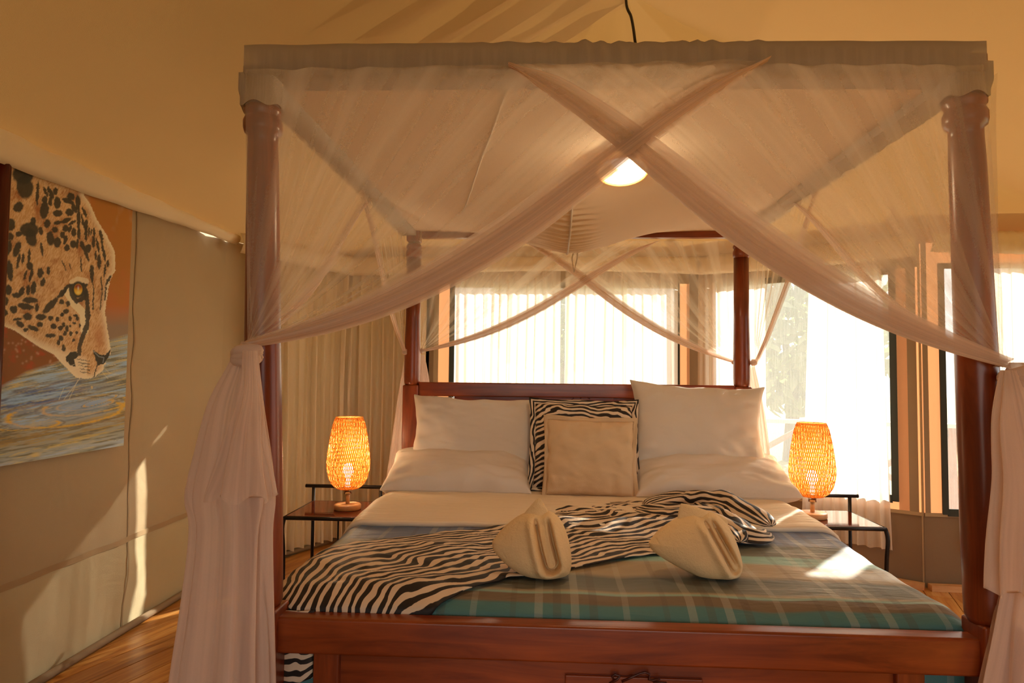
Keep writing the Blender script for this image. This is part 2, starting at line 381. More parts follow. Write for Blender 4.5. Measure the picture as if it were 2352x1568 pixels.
# ceiling -------------------------------------------------------------
RX, RY0, RY1, RZ = .42, -2.6, 3.55, 3.35
per = [WA, (-2.07, .7), (-2.07, 2.4), WB, WC, (-.2, 5.0), WD, WE, WF, (3.7, 2.0), WG]
def resample(pts, n):
    pts = [np.array(p) for p in pts]; d = [0]
    for i in range(1, len(pts)): d.append(d[-1]+np.linalg.norm(pts[i]-pts[i-1]))
    out = []
    for k in range(n+1):
        t = d[-1]*k/n; i = min(max(np.searchsorted(d, t)-1, 0), len(pts)-2); f = (t-d[i])/(d[i+1]-d[i]); out.append(pts[i]+(pts[i+1]-pts[i])*f)
    return out
NP = 220
perp = resample(per, NP)
def ceil_pt(u, v):
    p = perp[min(NP, int(round(u*NP)))]; ry = min(max(p[1]*1.0, RY0), RY1)
    if p[0] > -2 and p[1] > 4: ry = RY1
    q = np.array([RX, ry])
    xy = p+(q-p)*v; z = EAVE+.02+(RZ-EAVE)*v**1.12-.10*math.sin(PI*v)**1.0*(1-v*.5)
    left = smooth(.6, -.4, p[0])
    rip = (.05*math.sin(xy[1]*26+nz(xy[1]*2, xy[0])*1.5)*smooth(.35, .8, v)*smooth(1.3, 2.2, xy[1])*left)
    rip += .012*nz(xy[0]*3, xy[1]*3, 1)*smooth(0, .3, v)+(1-left)*.02*nz(xy[0]*2.2+5, xy[1]*5, 4)*smooth(0, .3, v)
    return (xy[0], xy[1], z+rip)
ce = MB().grid(ceil_pt, NP, 44).build('ceiling', M['ceiling']); struct(ce, 'sagging ochre tent roof liner with radial folds')
rs = [(RX, y, RZ-.015+.01) for y in np.linspace(RY0, RY1, 30)]
MB().tube(rs, .012, 6).build('ridge_seam', M['seam'], ce)
# dark cord-like seam with small hanging cord next to pendant is built with the pendant
def valance(name, label, pts, zt, zb, inn):
    pp = resample(pts, 90)
    def fn(u, v):
        i = int(round(u*90)); p = pp[i]; a = pp[max(0, i-1)]; b = pp[min(90, i+1)]; d = (b-a)/np.linalg.norm(b-a); nr = np.array([d[1], -d[0]])
        t, bt = zt(u), zb(u)
        o = inn+.03*math.sin(PI*v)+.006*math.sin(u*140)+.01*nz(u*30, v*3)
        return (p[0]+nr[0]*o, p[1]+nr[1]*o, t+(bt-t)*v)
    return struct(MB().grid(fn, 90, 6).build(name, M['valance'], None, solid=.004), label)
valance('trim_1', 'pale valance below the roof above the painting', [(-2.07, -2.5), (-2.08, 4.05)], lambda u: 2.22-.07*smooth(.5, 1, u), lambda u: 2.02+.055*smooth(.72, 1, u), .085)
valance('trim_2', 'pale valance round the rear windows', [WB, WC, WD, WE], lambda u: 2.14, lambda u: 2.015-.02*math.sin(u*9), .15)
valance('trim_3', 'pale valance over the right window', [WE, WF], lambda u: 2.15, lambda u: 2.03-.05*u, .13)

# floor ---------------------------------------------------------------
n = NT('floor_board'); oi = n.n('ShaderNodeObjectInfo')
mp = n.n('ShaderNodeMapping'); tc = n.n('ShaderNodeTexCoord'); n.l(tc.outputs['Object'], mp.inputs[0]); mp.inputs['Scale'].default_value = (22, 1.5, 8)
cb = n.n('ShaderNodeCombineXYZ'); n.l(n.math('MULTIPLY', oi.outputs['Random'], 60.), cb.inputs[0]); n.l(n.math('MULTIPLY', oi.outputs['Random'], 31.), cb.inputs[1]); n.l(cb.outputs[0], mp.inputs['Location'])
g = n.noise(mp.outputs[0], 1.0, 5, .6, 1.6)
c = n.ramp(g, [(.28, lin((150, 90, 36))), (.5, lin((220, 152, 70))), (.72, lin((246, 196, 116)))])
c = n.mixc(n.math('MULTIPLY', oi.outputs['Random'], .55), c, lin((120, 62, 22)))
M['floor'] = n.done(n.bsdf(c, .32, normal=n.bump(g, .1, .003)))
fl = MB().box((.8, .9, -.03), (6.4, 9, .02)).build('floor', M['wood_dark'], None, False); struct(fl, 'polished orange wooden floor boards')
PW, PLN = .135, 2.3; ang = math.radians(-19.5)
pm = MB().box((0, 0, 0), (PW-.004, PLN-.004, .02)); pmo = None
Rz = Matrix.Rotation(ang, 3, 'Z')
cnt = 0
for i in range(-28, 34):
    for j in range(-2, 4):
        ctr = Rz @ Vector((i*PW, (j+.5*((i*7) % 5)/2.5)*PLN, 0)); ctr += Vector((.5, 1.0, 0))
        e = [ctr+Rz @ Vector((sx*PW/2, sy*PLN/2, 0)) for sx in (-1, 1) for sy in (-1, 1)]
        if not any(-2.04 < q.x < 3.68 and -.2 < q.y < 5.0 for q in e): continue
        # keep boards whose middle third lies in the room; the visible ones run under the canvas edge
        if ctr.x < -2.7 or ctr.x > 4.1 or ctr.y > 5.3 or ctr.y < -.6: continue
        if pmo is None: o = pm.build('floor_board', M['floor'], None, False, bevel=.0015); pmo = o
        else: o = pmo.copy(); COL.objects.link(o)
        o.parent = fl; o.location = (ctr.x, ctr.y, -.010); o.rotation_euler = (0, 0, ang); cnt += 1
def rail_along(name, pts, r, mat, label=None):
    o = MB().tube(pts, r, 8).build(name, mat); struct(o, label); return o
n_ = [(WA[0]+.02, -2.5, .02), (WB[0]+.03, 4.06, .02), (WC[0]+.02, 4.96, .02)]
rail_along('baseboard_left', n_, .018, M['strap'], 'rolled canvas edge along the floor on the left')
for k, (A, B) in enumerate(((WD, WE), (WE, WF), (WC, WD))):
    a = on_wall(A, B, 0, .02, .05); b = on_wall(A, B, math.hypot(B[0]-A[0], B[1]-A[1]), .02, .05)
    an = math.atan2(b[1]-a[1], b[0]-a[0])
    o = MB().box(((a[0]+b[0])/2, (a[1]+b[1])/2, .018), (math.hypot(b[0]-a[0], b[1]-a[1]), .05, .035), Matrix.Rotation(an, 3, 'Z')).build(('baseboard_back_right', 'baseboard_right', 'baseboard_back')[k], M['pale_wood'], None, False); struct(o)

# ================================================================== BED
FL, FR, FY, BY = -.79, 1.172, 1.83, 3.88
bed = thing('four_poster_bed', 'mahogany four-poster bed with turned posts, panelled headboard and footboard', 'bed', (.17, 2.85, 0))
def post(x0, y0, x1, y1, fat, hb, ht):
    """square block to hb, turned shaft, square block at the top"""
    e = MB(); s = .094 if fat < 1.1 else .10
    q = 1.0*fat
    lx = lambda z: x0+(x1-x0)*(z/2.2); ly = lambda z: y0+(y1-y0)*(z/2.2)
    prof = [(.040*q, hb-.005), (.047*q, hb+.015), (.0475*q, hb+.06), (.0475*q, hb+.2), (.046*q, hb+.45), (.042*q, hb+.8), (.038*q, 1.86), (.036*q, 1.93), (.036*q, 1.955), (.044*q, 1.962), (.047*q, 1.975), (.047*q, 1.995), (.043*q, 2.005), (.041*q, 2.012), (.046*q, 2.02), (.046*q, 2.03), (.038*q, 2.045)]
    if hb > 1.: prof = [(.040, hb-.005), (.046, hb+.015), (.0475, hb+.05), (.047, hb+.18), (.043, hb+.4)]+[(r/q, z) for r, z in prof if z > 1.7]
    sh = MB().lathe(prof, (lx(hb), ly(hb), 0), 28, (lx(2.045), ly(2.045), 0)).build('post', M['wood_z'], bed)
    MB().box((lx(hb/2), ly(hb/2), hb/2), (s, s, hb)).build('post_block', M['wood_z'], sh, bevel=.008)
    MB().box((lx(ht), ly(ht), ht+(.0 if fat < 1.1 else -.025)), (s*.84, s*.84, .11)).build('post_block', M['wood_z'], sh, bevel=.006)
    return sh
post(-.775, FY, -.835, FY, 1.16, .625, 2.12); post(1.178, FY, 1.128, FY, 1.16, .64, 2.12)
post(-.806, BY, -.808, BY, 1., 1.20, 2.11); post(1.12, BY, 1.122, BY, 1., 1.21, 2.11)
# footboard
MB().box((.195, FY, .553), (1.90, .06, .098)).build('footboard_rail', M['wood'], bed, bevel=.008)
MB().box((.18, FY+.005, .30), (1.62, .022, .44)).build('footboard_panel', M['wood'], bed, bevel=.002)
for x in (-.60, .95): MB().box((x, FY, .30), (.072, .05, .44)).build('footboard_stile', M['wood_z'], bed, bevel=.005)
MB().box((.195, FY, .12), (1.90, .05, .09)).build('footboard_rail', M['wood'], bed, bevel=.006)
pq = MB().box((.235, FY-.012, .335), (.365, .014, .27)).build('carved_plaque', M['wood'], bed, bevel=.003)
def cpx(pts, Y): return [tuple(P(x, y, Y=Y)) for x, y in pts]
for pts in ([(1400, 1569), (1418, 1560), (1424, 1552), (1412, 1548), (1406, 1553), (1410, 1561)], [(1428, 1565), (1450, 1555), (1470, 1546), (1482, 1543), (1492, 1548), (1490, 1560), (1500, 1562), (1516, 1558)], [(1385, 1570), (1405, 1590), (1400, 1620), (1420, 1640)], [(1500, 1566), (1530, 1568), (1540, 1590), (1520, 1620)]):
    MB().tube(cpx(pts, FY-.0215), .0032, 6).build('carving', M['carve'], pq)
# headboard
MB().box((.157, BY, 1.177), (1.84, .06, .082)).build('headboard_rail', M['wood'], bed, bevel=.007)
MB().box((.157, BY+.004, .96), (1.42, .024, .38)).build('headboard_panel', M['wood'], bed, bevel=.002)
for x in (-.60, .915): MB().box((x, BY, .90), (.075, .05, .46)).build('headboard_stile', M['wood_z'], bed, bevel=.005)
hq = MB().box((.165, BY-.014, 1.02), (.44, .014, .25)).build('carved_plaque', M['wood'], bed, bevel=.003)
for pts in ([(1300, 912), (1312, 909), (1318, 914), (1310, 920)], [(1332, 914), (1345, 910), (1355, 916)]): MB().tube(cpx(pts, BY-.022), .003, 6).build('carving', M['carve'], hq)
for x, nme in ((-.80, 'side_rail'), (1.14, 'side_rail')): MB().box((x, 2.855, .36), (.04, 1.97, .16)).build(nme, M['wood_y'], bed, bevel=.006)
# tester rails
MB().box((.149, FY, 2.148), (1.95, .08, .05)).build('canopy_rail', M['wood'], bed, bevel=.004)
MB().box((-.822, 2.855, 2.15), (.05, 1.98, .07)).build('canopy_rail', M['wood_y'], bed, bevel=.004)
MB().box((1.127, 2.855, 2.15), (.05, 1.98, .07)).build('canopy_rail', M['wood_y'], bed, bevel=.004)
def rr(u, v):
    x = -.76+1.84*u; cx = .157; k = abs(x-cx)/.92
    zt = 2.125+.028*math.cos(k*PI*1.9)+.012; zb = 2.078
    q = [(zb, -.02), (zt, -.02), (zt, .02), (zb, .02)][int(round(v*4)) % 4]
    return (x, BY+q[1], q[0])
MB().grid(rr, 60, 4).build('canopy_rail', M['wood'], bed, False)['label'] = 'bare wavy-topped rear canopy rail'

# ---- mattress & covers
BX0, BX1, BY0, BY1 = -.845, 1.178, 1.868, 3.83
def bedz(x, y):
    top = .638+.012*math.sin((y-1.9)*1.3)+.012*nz(x*2, y*2, 2)+.006*nz(x*7, y*9, 5)
    d = min(x-BX0, BX1-x)
    r = .085
    drop = 0
    if d < r: drop += (r-math.sqrt(max(0, r*r-(r-max(d, 0))**2)))*1.0
    e = y-BY0
    if e < .12: drop += .035*(1-max(e, 0)/.12)**2
    return top-drop
mt = MB().box((.166, 2.865, .50), (1.94, 1.90, .22)).build('mattress', M['linen'], None, bevel=.04)
tag(mt, 'thick white mattress inside the bed frame under the plaid cover', 'mattress')
def coverfn(y0, y1, h, side, wav, off=0., front=True, fw=1.):
    def fn(u, v):
        # u across with sides falling, v along
        s = u*2-1; W = (BX1-BX0)/2; tot = W+side
        d = abs(s)*tot; sg = 1 if s > 0 else -1; cx = (BX0+BX1)/2
        y = y0+(y1-y0)*v
        if d <= W-.003: x = cx+sg*d; z = bedz(x, max(y, BY0))+off
        else:
            k = d-W+.003; x = cx+sg*(W+.004+off+.018*math.sin(y*19+sg)*min(1, k/.15)*wav+.03*k); z = bedz(cx+sg*W*.9999, max(y, BY0))-k+off
        if front and y < BY0+.002:
            kk = BY0-y; z = bedz(min(max(x, BX0+.001), BX1-.001), BY0)-kk*1.0+off if d <= W else z-kk; y = BY0-.002-off
        return (x, y, z)
    return fn
# plaid
n = NT('plaid'); sp = n.n('ShaderNodeSeparateXYZ'); n.l(n.coord('Object'), sp.inputs[0])
wv = n.noise(n.coord('Object'), 3, 2)
yy = n.math('ADD', sp.outputs[1], n.math('MULTIPLY', n.math('SUBTRACT', wv, .5), .05))
t = n.math('DIVIDE', n.math('SUBTRACT', yy, 1.80), 1.2)
def ty(y): return (y-1.80)/1.2
teal, brn, gry, pale, blu, crm, dk = lin((74, 122, 122)), lin((118, 102, 80)), lin((112, 114, 102)), lin((140, 184, 174)), lin((104, 122, 158)), lin((166, 150, 120)), lin((94, 100, 94))
c = n.ramp(t, [(0, teal), (ty(1.905), teal), (ty(1.912), brn), (ty(1.95), brn), (ty(1.957), pale), (ty(1.975), crm), (ty(1.99), gry), (ty(2.11), dk), (ty(2.15), crm), (ty(2.27), crm), (ty(2.295), pale), (ty(2.36), pale), (ty(2.375), gry), (ty(2.50), dk), (ty(2.54), blu), (1., blu)])
xf = n.math('FRACT', n.math('DIVIDE', n.math('ADD', sp.outputs[0], .06), .43))
w_ = [(0, 0.), (.05, 1.), (.10, 0.), (.16, -1), (.21, 0.), (.3, 1.), (.37, 0.), (.42, -1), (.47, 0.), (.62, .6), (.66, 0.), (1., 0.)]
li = n.ramp(xf, [(0, 0.), (.06, .26), (.115, 0.), (.30, .26), (.355, 0.), (.64, .2), (.68, 0.)], 'CONSTANT')
dkr = n.ramp(xf, [(0, 0.), (.18, .3), (.235, 0.), (.42, .3), (.475, 0.), (.90, .22), (.94, 0.)], 'CONSTANT')
c = n.mixc(li, c, lin((196, 196, 178))); c = n.mixc(dkr, c, lin((82, 66, 52)))
h = n.math('ADD', n.noise(n.coord('Object', (1.2, 5, 1)), 5, 3, .5, .5), n.math('MULTIPLY', n.noise(n.coord('Object'), 700, 1), .06))
M['plaid'] = n.done(n.bsdf(c, .55, spec=.4, normal=n.bump(h, .45, .02)))
cov = MB().grid(coverfn(BY0-.33, 2.92, .66, .33, 1.), 130, 110).build('bedspread', M['plaid'], None)
tag(cov, 'blue, teal and brown plaid bedspread tucked behind the footboard', 'bedspread')
# under the pillows: sheet
n = NT('striped_sheet'); sp = n.n('ShaderNodeSeparateXYZ'); n.l(n.coord('Object'), sp.inputs[0])
s1 = n.math('SINE', n.math('MULTIPLY', sp.outputs[1], 300.))
c = n.mixc(n.ramp(s1, [(.3, 0.), (.9, .35)]), lin((238, 224, 200)), lin((206, 184, 152)))
h = n.math('ADD', n.noise(n.coord('Object', (1, 6, 1)), 7, 3), n.math('MULTIPLY', s1, .03))
M['striped'] = n.done(n.bsdf(c, .6, spec=.3, normal=n.bump(h, .4, .02)))
cf = coverfn(2.73, BY1, .66, .16, .6, .008, False)
def sheetfn(u, v):
    if v < .06:   # rolled front edge
        a = v/.06*PI; x, y, z = cf(u, 0.0); return (x, y-.014*math.sin(a)-.012*math.sin(u*7), z-.013+.013*(1-math.cos(a))*1.0)
    x, y, z = cf(u, (v-.06)/.94); return (x, y-.012*math.sin(u*7)*(1-v), z+.013+.01*smooth(0, .3, v)*smooth(.9, .3, v))
tag(MB().grid(sheetfn, 120, 70).build('folded_sheet', M['striped'], None), 'cream finely striped sheet folded down below the pillows', 'sheet')

# ---- zebra runner
near = [(868, 1432), (1000, 1374), (1180, 1332), (1330, 1304), (1500, 1278), (1640, 1262), (1735, 1243)]
far = [(610, 1340), (735, 1264), (900, 1240), (1150, 1214), (1290, 1184), (1420, 1168), (1560, 1160)]
nw = [P(x, y, Z=.645) for x, y in near]; fw = [P(x, y, Z=.648) for x, y in far]
def runfn(u, v):
    a = bez([p[:2] for p in nw], u); b = bez([p[:2] for p in fw], u); p = a+(b-a)*v
    x, y = p; z0 = bedz(max(x, BX0+.001), max(y, BY0))
    wr_ = .010*abs(nz(x*6+y*5, y*11, 3))+.004*nz(x*20, y*26, 1)
    if y > 2.70: z0 += .016*smooth(2.70, 2.76, y)
    if x < BX0+.004: z0 -= (BX0+.004-x)*1.0; x = BX0-.006
    if y < BY0+.002: z0 -= (BY0-y)*1.0; y = BY0-.010
    return (x, y, z0+.010+wr_)
run = MB().grid(runfn, 150, 56, uvs=(1.9, .62)).build('bed_runner', M['zebra'], None, solid=.003)
tag(run, 'zebra-print runner laid diagonally across the plaid bedspread', 'bed runner')
def hend(u, v):
    x = -.815+.165*u; return (x, BY0-.020-.004*math.sin(u*9), bedz(max(x, BX0+.001), BY0)+.006-(.235-.05*u)*v)
MB().grid(hend, 20, 24, uvs=(.3, .25)).build('hanging_end', M['zebra'], run, solid=.003)
def lump(pxpts, wd, hg, ridges, seed):
    c0 = [P(x, y, Z=.68) for x, y in pxpts]
    def fn(u, v):
        p = bez(c0, u); q = bez(c0, min(1, u+.02))-bez(c0, max(0, u-.02)); q = q[:2]/np.linalg.norm(q[:2]); nr = np.array([-q[1], q[0]])
        a = v*2*PI; k = (math.sin(PI*min(1, max(0, u)))**.45)+.08
        r = 1+.2*math.sin(a*ridges+u*7+seed)+.25*nz(u*6+seed, math.cos(a)*2, math.sin(a)*2)
        lx = wd*k*math.cos(a)*r; lz = hg*k*max(-.2, math.sin(a))*r
        return (p[0]+nr[0]*lx, p[1]+nr[1]*lx, .672+lz)
    return fn
mb = MB(); mb.grid(lump([(1462, 1168), (1500, 1175), (1560, 1178), (1640, 1190), (1720, 1228), (1758, 1220)], .07, .038, 4, 1), 60, 36, uvs=(.8, .5))
mb.grid(lump([(1480, 1160), (1560, 1152), (1640, 1160), (1700, 1178), (1772, 1204)], .075, .062, 3, 5), 60, 36, uvs=(.7, .6))
mb.grid(lump([(1600, 1158), (1650, 1185), (1690, 1215), (1700, 1240)], .05, .04, 5, 3), 40, 30, uvs=(.5, .4))
mb.build('bunched_end', M['zebra'], run)

# ---- pillows
def pillow(w, h, t, seed, pinch=.07, flange=0., sag=0., ears=1.):
    mb = MB()
    def side(sg):
        def fn(u, v):
            a, b = u*2-1, v*2-1
            a = math.copysign(abs(a)**.85, a); b = math.copysign(abs(b)**.85, b)
            x = w/2*a*(1-pinch*(1-b*b)*1.0); z = h/2*b*(1-pinch*1.1*(1-a*a))
            e = max(0, (1-a**2))*max(0, (1-b**2)); th = t/2*e**.33
            cr = abs(a*b)**3
            wr_ = .014*nz(a*2.2+seed, b*2.6, seed)+.012*nz(a*5+seed, b*5+seed)*(1-e)+.006*abs(nz(a*3+b*5+seed, b*9-a*3, 2))
            crk = .006*math.sin((a*6+b*4)*2+seed)*cr
            y = sg*(th+(wr_+crk)*min(1, e*6)); z -= sag*e
            x += .008*nz(b*4+seed, 3.3)*ears; z += .010*nz(a*4+seed, 7.7)*ears
            return (x, y, z)
        return fn
    mb.grid(side(1), 44, 36, uvs=(w/.6, h/.6)); k = len(mb.f); mb.grid(side(-1), 44, 36, uvs=(w/.6, h/.6))
    mb.f[k:] = [f[::-1] for f in mb.f[k:]]
    return mb
def flange_mb(w, h, fl_, seed):
    mb = MB()
    def fn(u, v):
        a = u*4; k = int(a) % 4; f = a-int(a)
        cr = [(-1, -1), (1, -1), (1, 1), (-1, 1), (-1, -1)]; p = np.array(cr[k], float); q = np.array(cr[k+1], float); s = p+(q-p)*f
        inn = np.array([s[0]*w/2, s[1]*h/2]); c = 1-.06*(1-min(1, abs(s[0]))**2)-.0*(1); c2 = 1-.06*(1-min(1, abs(s[1]))**2)
        x = s[0]*w/2*(1-.05*(1-s[1]**2))+s[0]*fl_*v; z = s[1]*h/2*(1-.05*(1-s[0]**2))+s[1]*fl_*v
        return (x, .008*math.sin(a*11+seed)*v+.010*nz(a*3, v*2, seed)*v, z)
    mb.grid(fn, 160, 3, uvs=(3, .1)); return mb
def place(o, c, lean, yawz=0., roll=0.):
    o.location = c; o.rotation_mode = 'XYZ'
    Rm = Matrix.Rotation(yawz, 4, 'Z') @ Matrix.Rotation(-lean, 4, 'X') @ Matrix.Rotation(roll, 4, 'Y')
    o.rotation_euler = Rm.to_euler()
GP = 'white pillows stacked against the headboard'
o = pillow(.76, .41, .20, 3, .05).build('pillow', M['linen'], None, sub=1); place(o, (-.46, 3.46, .757), math.radians(70), .02); tag(o, 'lower white pillow on the left lying flat beside the left lamp', 'pillow', GP)
o = pillow(.80, .41, .20, 8, .05).build('pillow', M['linen'], None, sub=1); place(o, (.83, 3.44, .757), math.radians(70), -.03, -.03); tag(o, 'lower white pillow on the right lying flat near the right lamp', 'pillow', GP)
o = pillow(.71, .46, .17, 14, .10).build('pillow', M['linen'], None, sub=1); place(o, (-.405, 3.60, .933), math.radians(24), .03, .035); tag(o, 'upper white pillow on the left leaning on the headboard', 'pillow', GP)
o = pillow(.73, .48, .17, 21, .12).build('pillow', M['linen'], None, sub=1); place(o, (.80, 3.58, 1.008), math.radians(22), -.03, .05); tag(o, 'upper white pillow on the right standing higher than the headboard', 'pillow', GP)
zc = thing('cushion', 'square zebra-print cushion behind the plain beige one', 'cushion', (.22, 3.46, .925))
o = pillow(.52, .46, .14, 31, .03).build('cover', M['zebra_cushion'], zc, sub=1); o.matrix_parent_inverse = Matrix(); f_ = flange_mb(.52, .46, .035, 2).build('flange', M['zebra_cushion'], zc, solid=.004); f_.matrix_parent_inverse = Matrix()
place(zc, (.190, 3.48, .90), math.radians(24), .0, .015)
bc = thing('cushion', 'plain beige square cushion in front of the zebra cushion', 'cushion')
o = pillow(.435, .38, .15, 37, .02).build('cover', M['beige'], bc, sub=1); o.matrix_parent_inverse = Matrix(); f_ = flange_mb(.435, .38, .022, 5).build('flange', M['beige'], bc, solid=.004); f_.matrix_parent_inverse = Matrix()
place(bc, (.215, 3.33, .858), math.radians(16), 0, .02)

# ---- towels
def towel(label, sil, slit, ring, ridge, tail, T=.078):
    cx = sum(p[0] for p in sil)/len(sil); cy = sum(p[1] for p in sil)/len(sil); D = P(cx, 1324, Z=.655)[1]+.03
    org = P(cx, 1332, Y=D); e = thing('folded_towel', label, 'towel', (org[0], org[1], .652), 'cream towels folded on the bed')
    sx = D/F
    def dsl(x, y):
        best = 1e9; side_ = 0
        for i in range(len(slit)-1):
            (x1, y1), (x2, y2) = slit[i], slit[i+1]; t = min(1, max(0, ((x-x1)*(x2-x1)+(y-y1)*(y2-y1))/((x2-x1)**2+(y2-y1)**2)))
            d = math.hypot(x-x1-t*(x2-x1), y-y1-t*(y2-y1))
            if d < best: best = d; side_ = (x-x1)*(y2-y1)-(y-y1)*(x2-x1)
        return best, side_
    def fn(u, v):
        b = bez(sil+[sil[0]], u); rho = math.sin(v*PI/2) if v <= 1 else 1
        x = cx+(b[0]-cx)*rho; y = cy+(b[1]-cy)*rho
        h = T*math.sqrt(max(0, 1-rho**2.6))*(.62+.38*smooth(sil[0][0]-20, cx, x))
        d, sd = dsl(x, y); tp_ = smooth(slit[0][1]-14, slit[0][1]+14, y)
        g = .040*math.exp(-((d-ring)/4.2)**2)*(.3+.7*tp_) - .016*math.exp(-((d-ridge)/9.)**2) + .018*math.exp(-(d/(ring*.8))**2)
        if sd > 0: g += .012*math.exp(-((d-ridge-17)/4.)**2)*tp_
        g *= smooth(0, .40, 1-rho)*1.3
        yy_ = D-h+g+(1332-y)*.00045
        p = P(x, y, Y=D); p[1] = yy_; p[2] = max(p[2], .652) ; return tuple(p)
    mb = MB().grid(fn, 180, 80, closed_u=True)
    k = len(mb.f)
    def fb_(u, v):
        b = bez(sil+[sil[0]], u); rho = math.sin((1-v)*PI/2); x = cx+(b[0]-cx)*rho; y = cy+(b[1]-cy)*rho
        p = P(x, y, Y=D); p[1] = D+T*1.0*math.sqrt(max(0, 1-rho**2.4))+(1332-y)*.00045; p[2] = max(p[2], .652); return tuple(p)
    mb.grid(fb_, 180, 20, closed_u=True)
    # the seam between the two halves is shared by position; the ends are single points
    mb.build('folded_body', M['towel'], e)
    Tt = [P(x, y, Y=D+.055) for x, y in tail]
    def tf(u, v):
        a = bez(Tt[:3], u); b = bez(Tt[3:], u); p = a+(b-a)*v; return tuple(p+np.array([0, -.030*math.sin(PI*v)*(1-u)+.015*u, 0]))
    MB().grid(tf, 16, 14).build('pointed_tail', M['towel'], e, solid=.010, sub=1)
    return e
towel('folded cream towel on the zebra runner, the left of the pair',
      [(1128, 1250), (1150, 1224), (1180, 1200), (1204, 1188), (1224, 1184), (1244, 1188), (1262, 1184), (1286, 1200), (1304, 1236), (1313, 1282), (1309, 1314), (1288, 1326), (1258, 1332), (1218, 1326), (1174, 1306), (1146, 1284), (1131, 1266)],
      [(1244, 1196), (1250, 1225), (1257, 1255), (1267, 1290)], 15, 29, [(1194, 1200), (1208, 1176), (1234, 1148), (1260, 1200), (1258, 1176), (1240, 1146)])
towel('folded cream towel on bare plaid cover, the right of the pair',
      [(1494, 1252), (1520, 1226), (1560, 1202), (1596, 1190), (1618, 1193), (1636, 1186), (1660, 1192), (1685, 1220), (1700, 1258), (1707, 1298), (1696, 1324), (1660, 1333), (1612, 1326), (1556, 1302), (1512, 1277), (1497, 1263)],
      [(1632, 1198), (1648, 1232), (1664, 1262), (1684, 1300)], 9, 25, [(1556, 1210), (1558, 1180), (1566, 1158), (1672, 1208), (1662, 1188), (1578, 1162)])

# ================================================================== MOSQUITO NET
net = thing('mosquito_net', 'sheer cream mosquito net on the four-poster, drapes tied back at every post', 'mosquito net', (.17, 2.85, 2.13))
def drape(name, a, b, tie, sag, nfold, mat, depth, nu=150, nv=46, spread=.02, edge=.055, layers=4, yoff=(0, 0, 0), seed=0., hem=True, power=1., vs=.62, emat=None):
    a, b, tie = np.array(a, float), np.array(b, float), np.array(tie, float); yo = np.array(yoff)
    d = (b-a)/np.linalg.norm(b-a); nrm = np.cross(d, [0, 0, 1.]); nrm = nrm/np.linalg.norm(nrm)
    def pos(u, v, w=0.):
        q = a+(b-a)*u; lh = np.linalg.norm((q-tie)[:2])
        td = tie+np.array([0, 0, -.02])*u*spread*10
        # hanging thread from rail to tie
        p = q+(td-q)*v
        sg = sag*lh*1.15*math.sin(PI*v**1.35)*smooth(0, .5, v)**.5
        p = p-np.array([0, 0, sg])
        den = (1-v)**.8*.9+.22
        f = depth*(math.sin(u*nfold*2*PI+nz(u*9+seed, v*2)*2.5)+.5*math.sin(u*nfold*5.3+seed+v*2))*den
        return p+nrm*f+d*.4*f*math.cos(u*nfold*2*PI+seed)+yo+nrm*w
    mb = MB().grid(lambda u, v: pos(u, v), nu, nv)
    o = mb.build(name, mat, net)
    if hem:
        hb = MB()
        for k in range(layers):
            def ef(u, v, k=k):
                # band across the free edge: u across, v along the thread
                base = pos(1., v); x = (u if k % 2 == 0 else 1-u)
                wdt = edge*(.3+.85*math.sin(PI*min(1, v*.96+.05)))*smooth(-.02, .10, v)*(1-.18*k)
                up = np.array([0, 0, 1.]); t = pos(1., min(1, v+.02))-pos(1., max(0, v-.02)); t = t/np.linalg.norm(t)
                pr = np.cross(nrm, t); pr = pr/np.linalg.norm(pr); pr = pr if pr[2] > 0 else -pr
                cent = (x-.22)*wdt
                return base+pr*cent+nrm*(.010*(k-1.5)+.012*math.sin(x*PI))
            hb.grid(ef, 8, nv)
        hb.build('gathered_edge', emat or M['net_dense'], o)
    return o
def knot(c, r, parent_, mat=None, loop=True):
    c = np.array(c); mb = MB()
    for k in range(3):
        pts = []
        for i in range(17):
            a = 2*PI*i/16; pts.append(c+np.array([r*1.1*math.cos(a+k), r*1.1*math.sin(a+k), (.35*math.sin(a*1+k*2.1))*r+(k-1)*r*.35]))
        mb.tube(pts, r*.55, 8)
    mb.tube([c+np.array([0, 0, r*1.4]), c, c-np.array([0, 0, r*1.4])], [r*.6, r*1.2, r*.7], 12)
    if loop:
        pts = [c+np.array([.012, -r*1.1, -.0])+np.array([.012*math.sin(2*PI*i/14)+.02*i/14, -.006, -.075*math.sin(PI*i/14)**.7*1.0]) for i in range(15)]
        mb.tube(pts, r*.24, 8)
    return mb.build('tie_knot', mat or M['net_tail'], parent_)
def tail(prof, mat, parent_, nf=13, hemz=None, seed=0, name='tail', flat=.6):
    """prof: list of (x, y, z, half_width) from the knot down"""
    P_ = np.array(prof, float)
    def fn(u, v):
        q = bez([tuple(p) for p in P_], v); a = u*2*PI
        amp = min(.32, .12+v*.5)
        r = q[3]*(1+amp*.55*math.sin(a*nf+nz(v*3, a, seed)*1.5)+.25*nz(math.cos(a)*1.5+seed, math.sin(a)*1.5, v*1.5))
        return (q[0]+r*math.cos(a), q[1]+r*flat*math.sin(a), q[2]+(.012*math.sin(a*5) if v > .99 else 0))
    mb = MB().grid(fn, 170, 40, closed_u=True, uvs=(3, 1))
    return mb.build(name, mat, parent_)
FZ = 2.118
TL = P(568, 790, Y=1.745); TR = P(2316, 838, Y=1.745)
fl_ = drape('front_left_drape', (P(563, 160, Y=1.758)[0], 1.758, FZ), (.585, 1.758, FZ+.005), TL, .075, 9, M['net'], .005, edge=.088, seed=1)
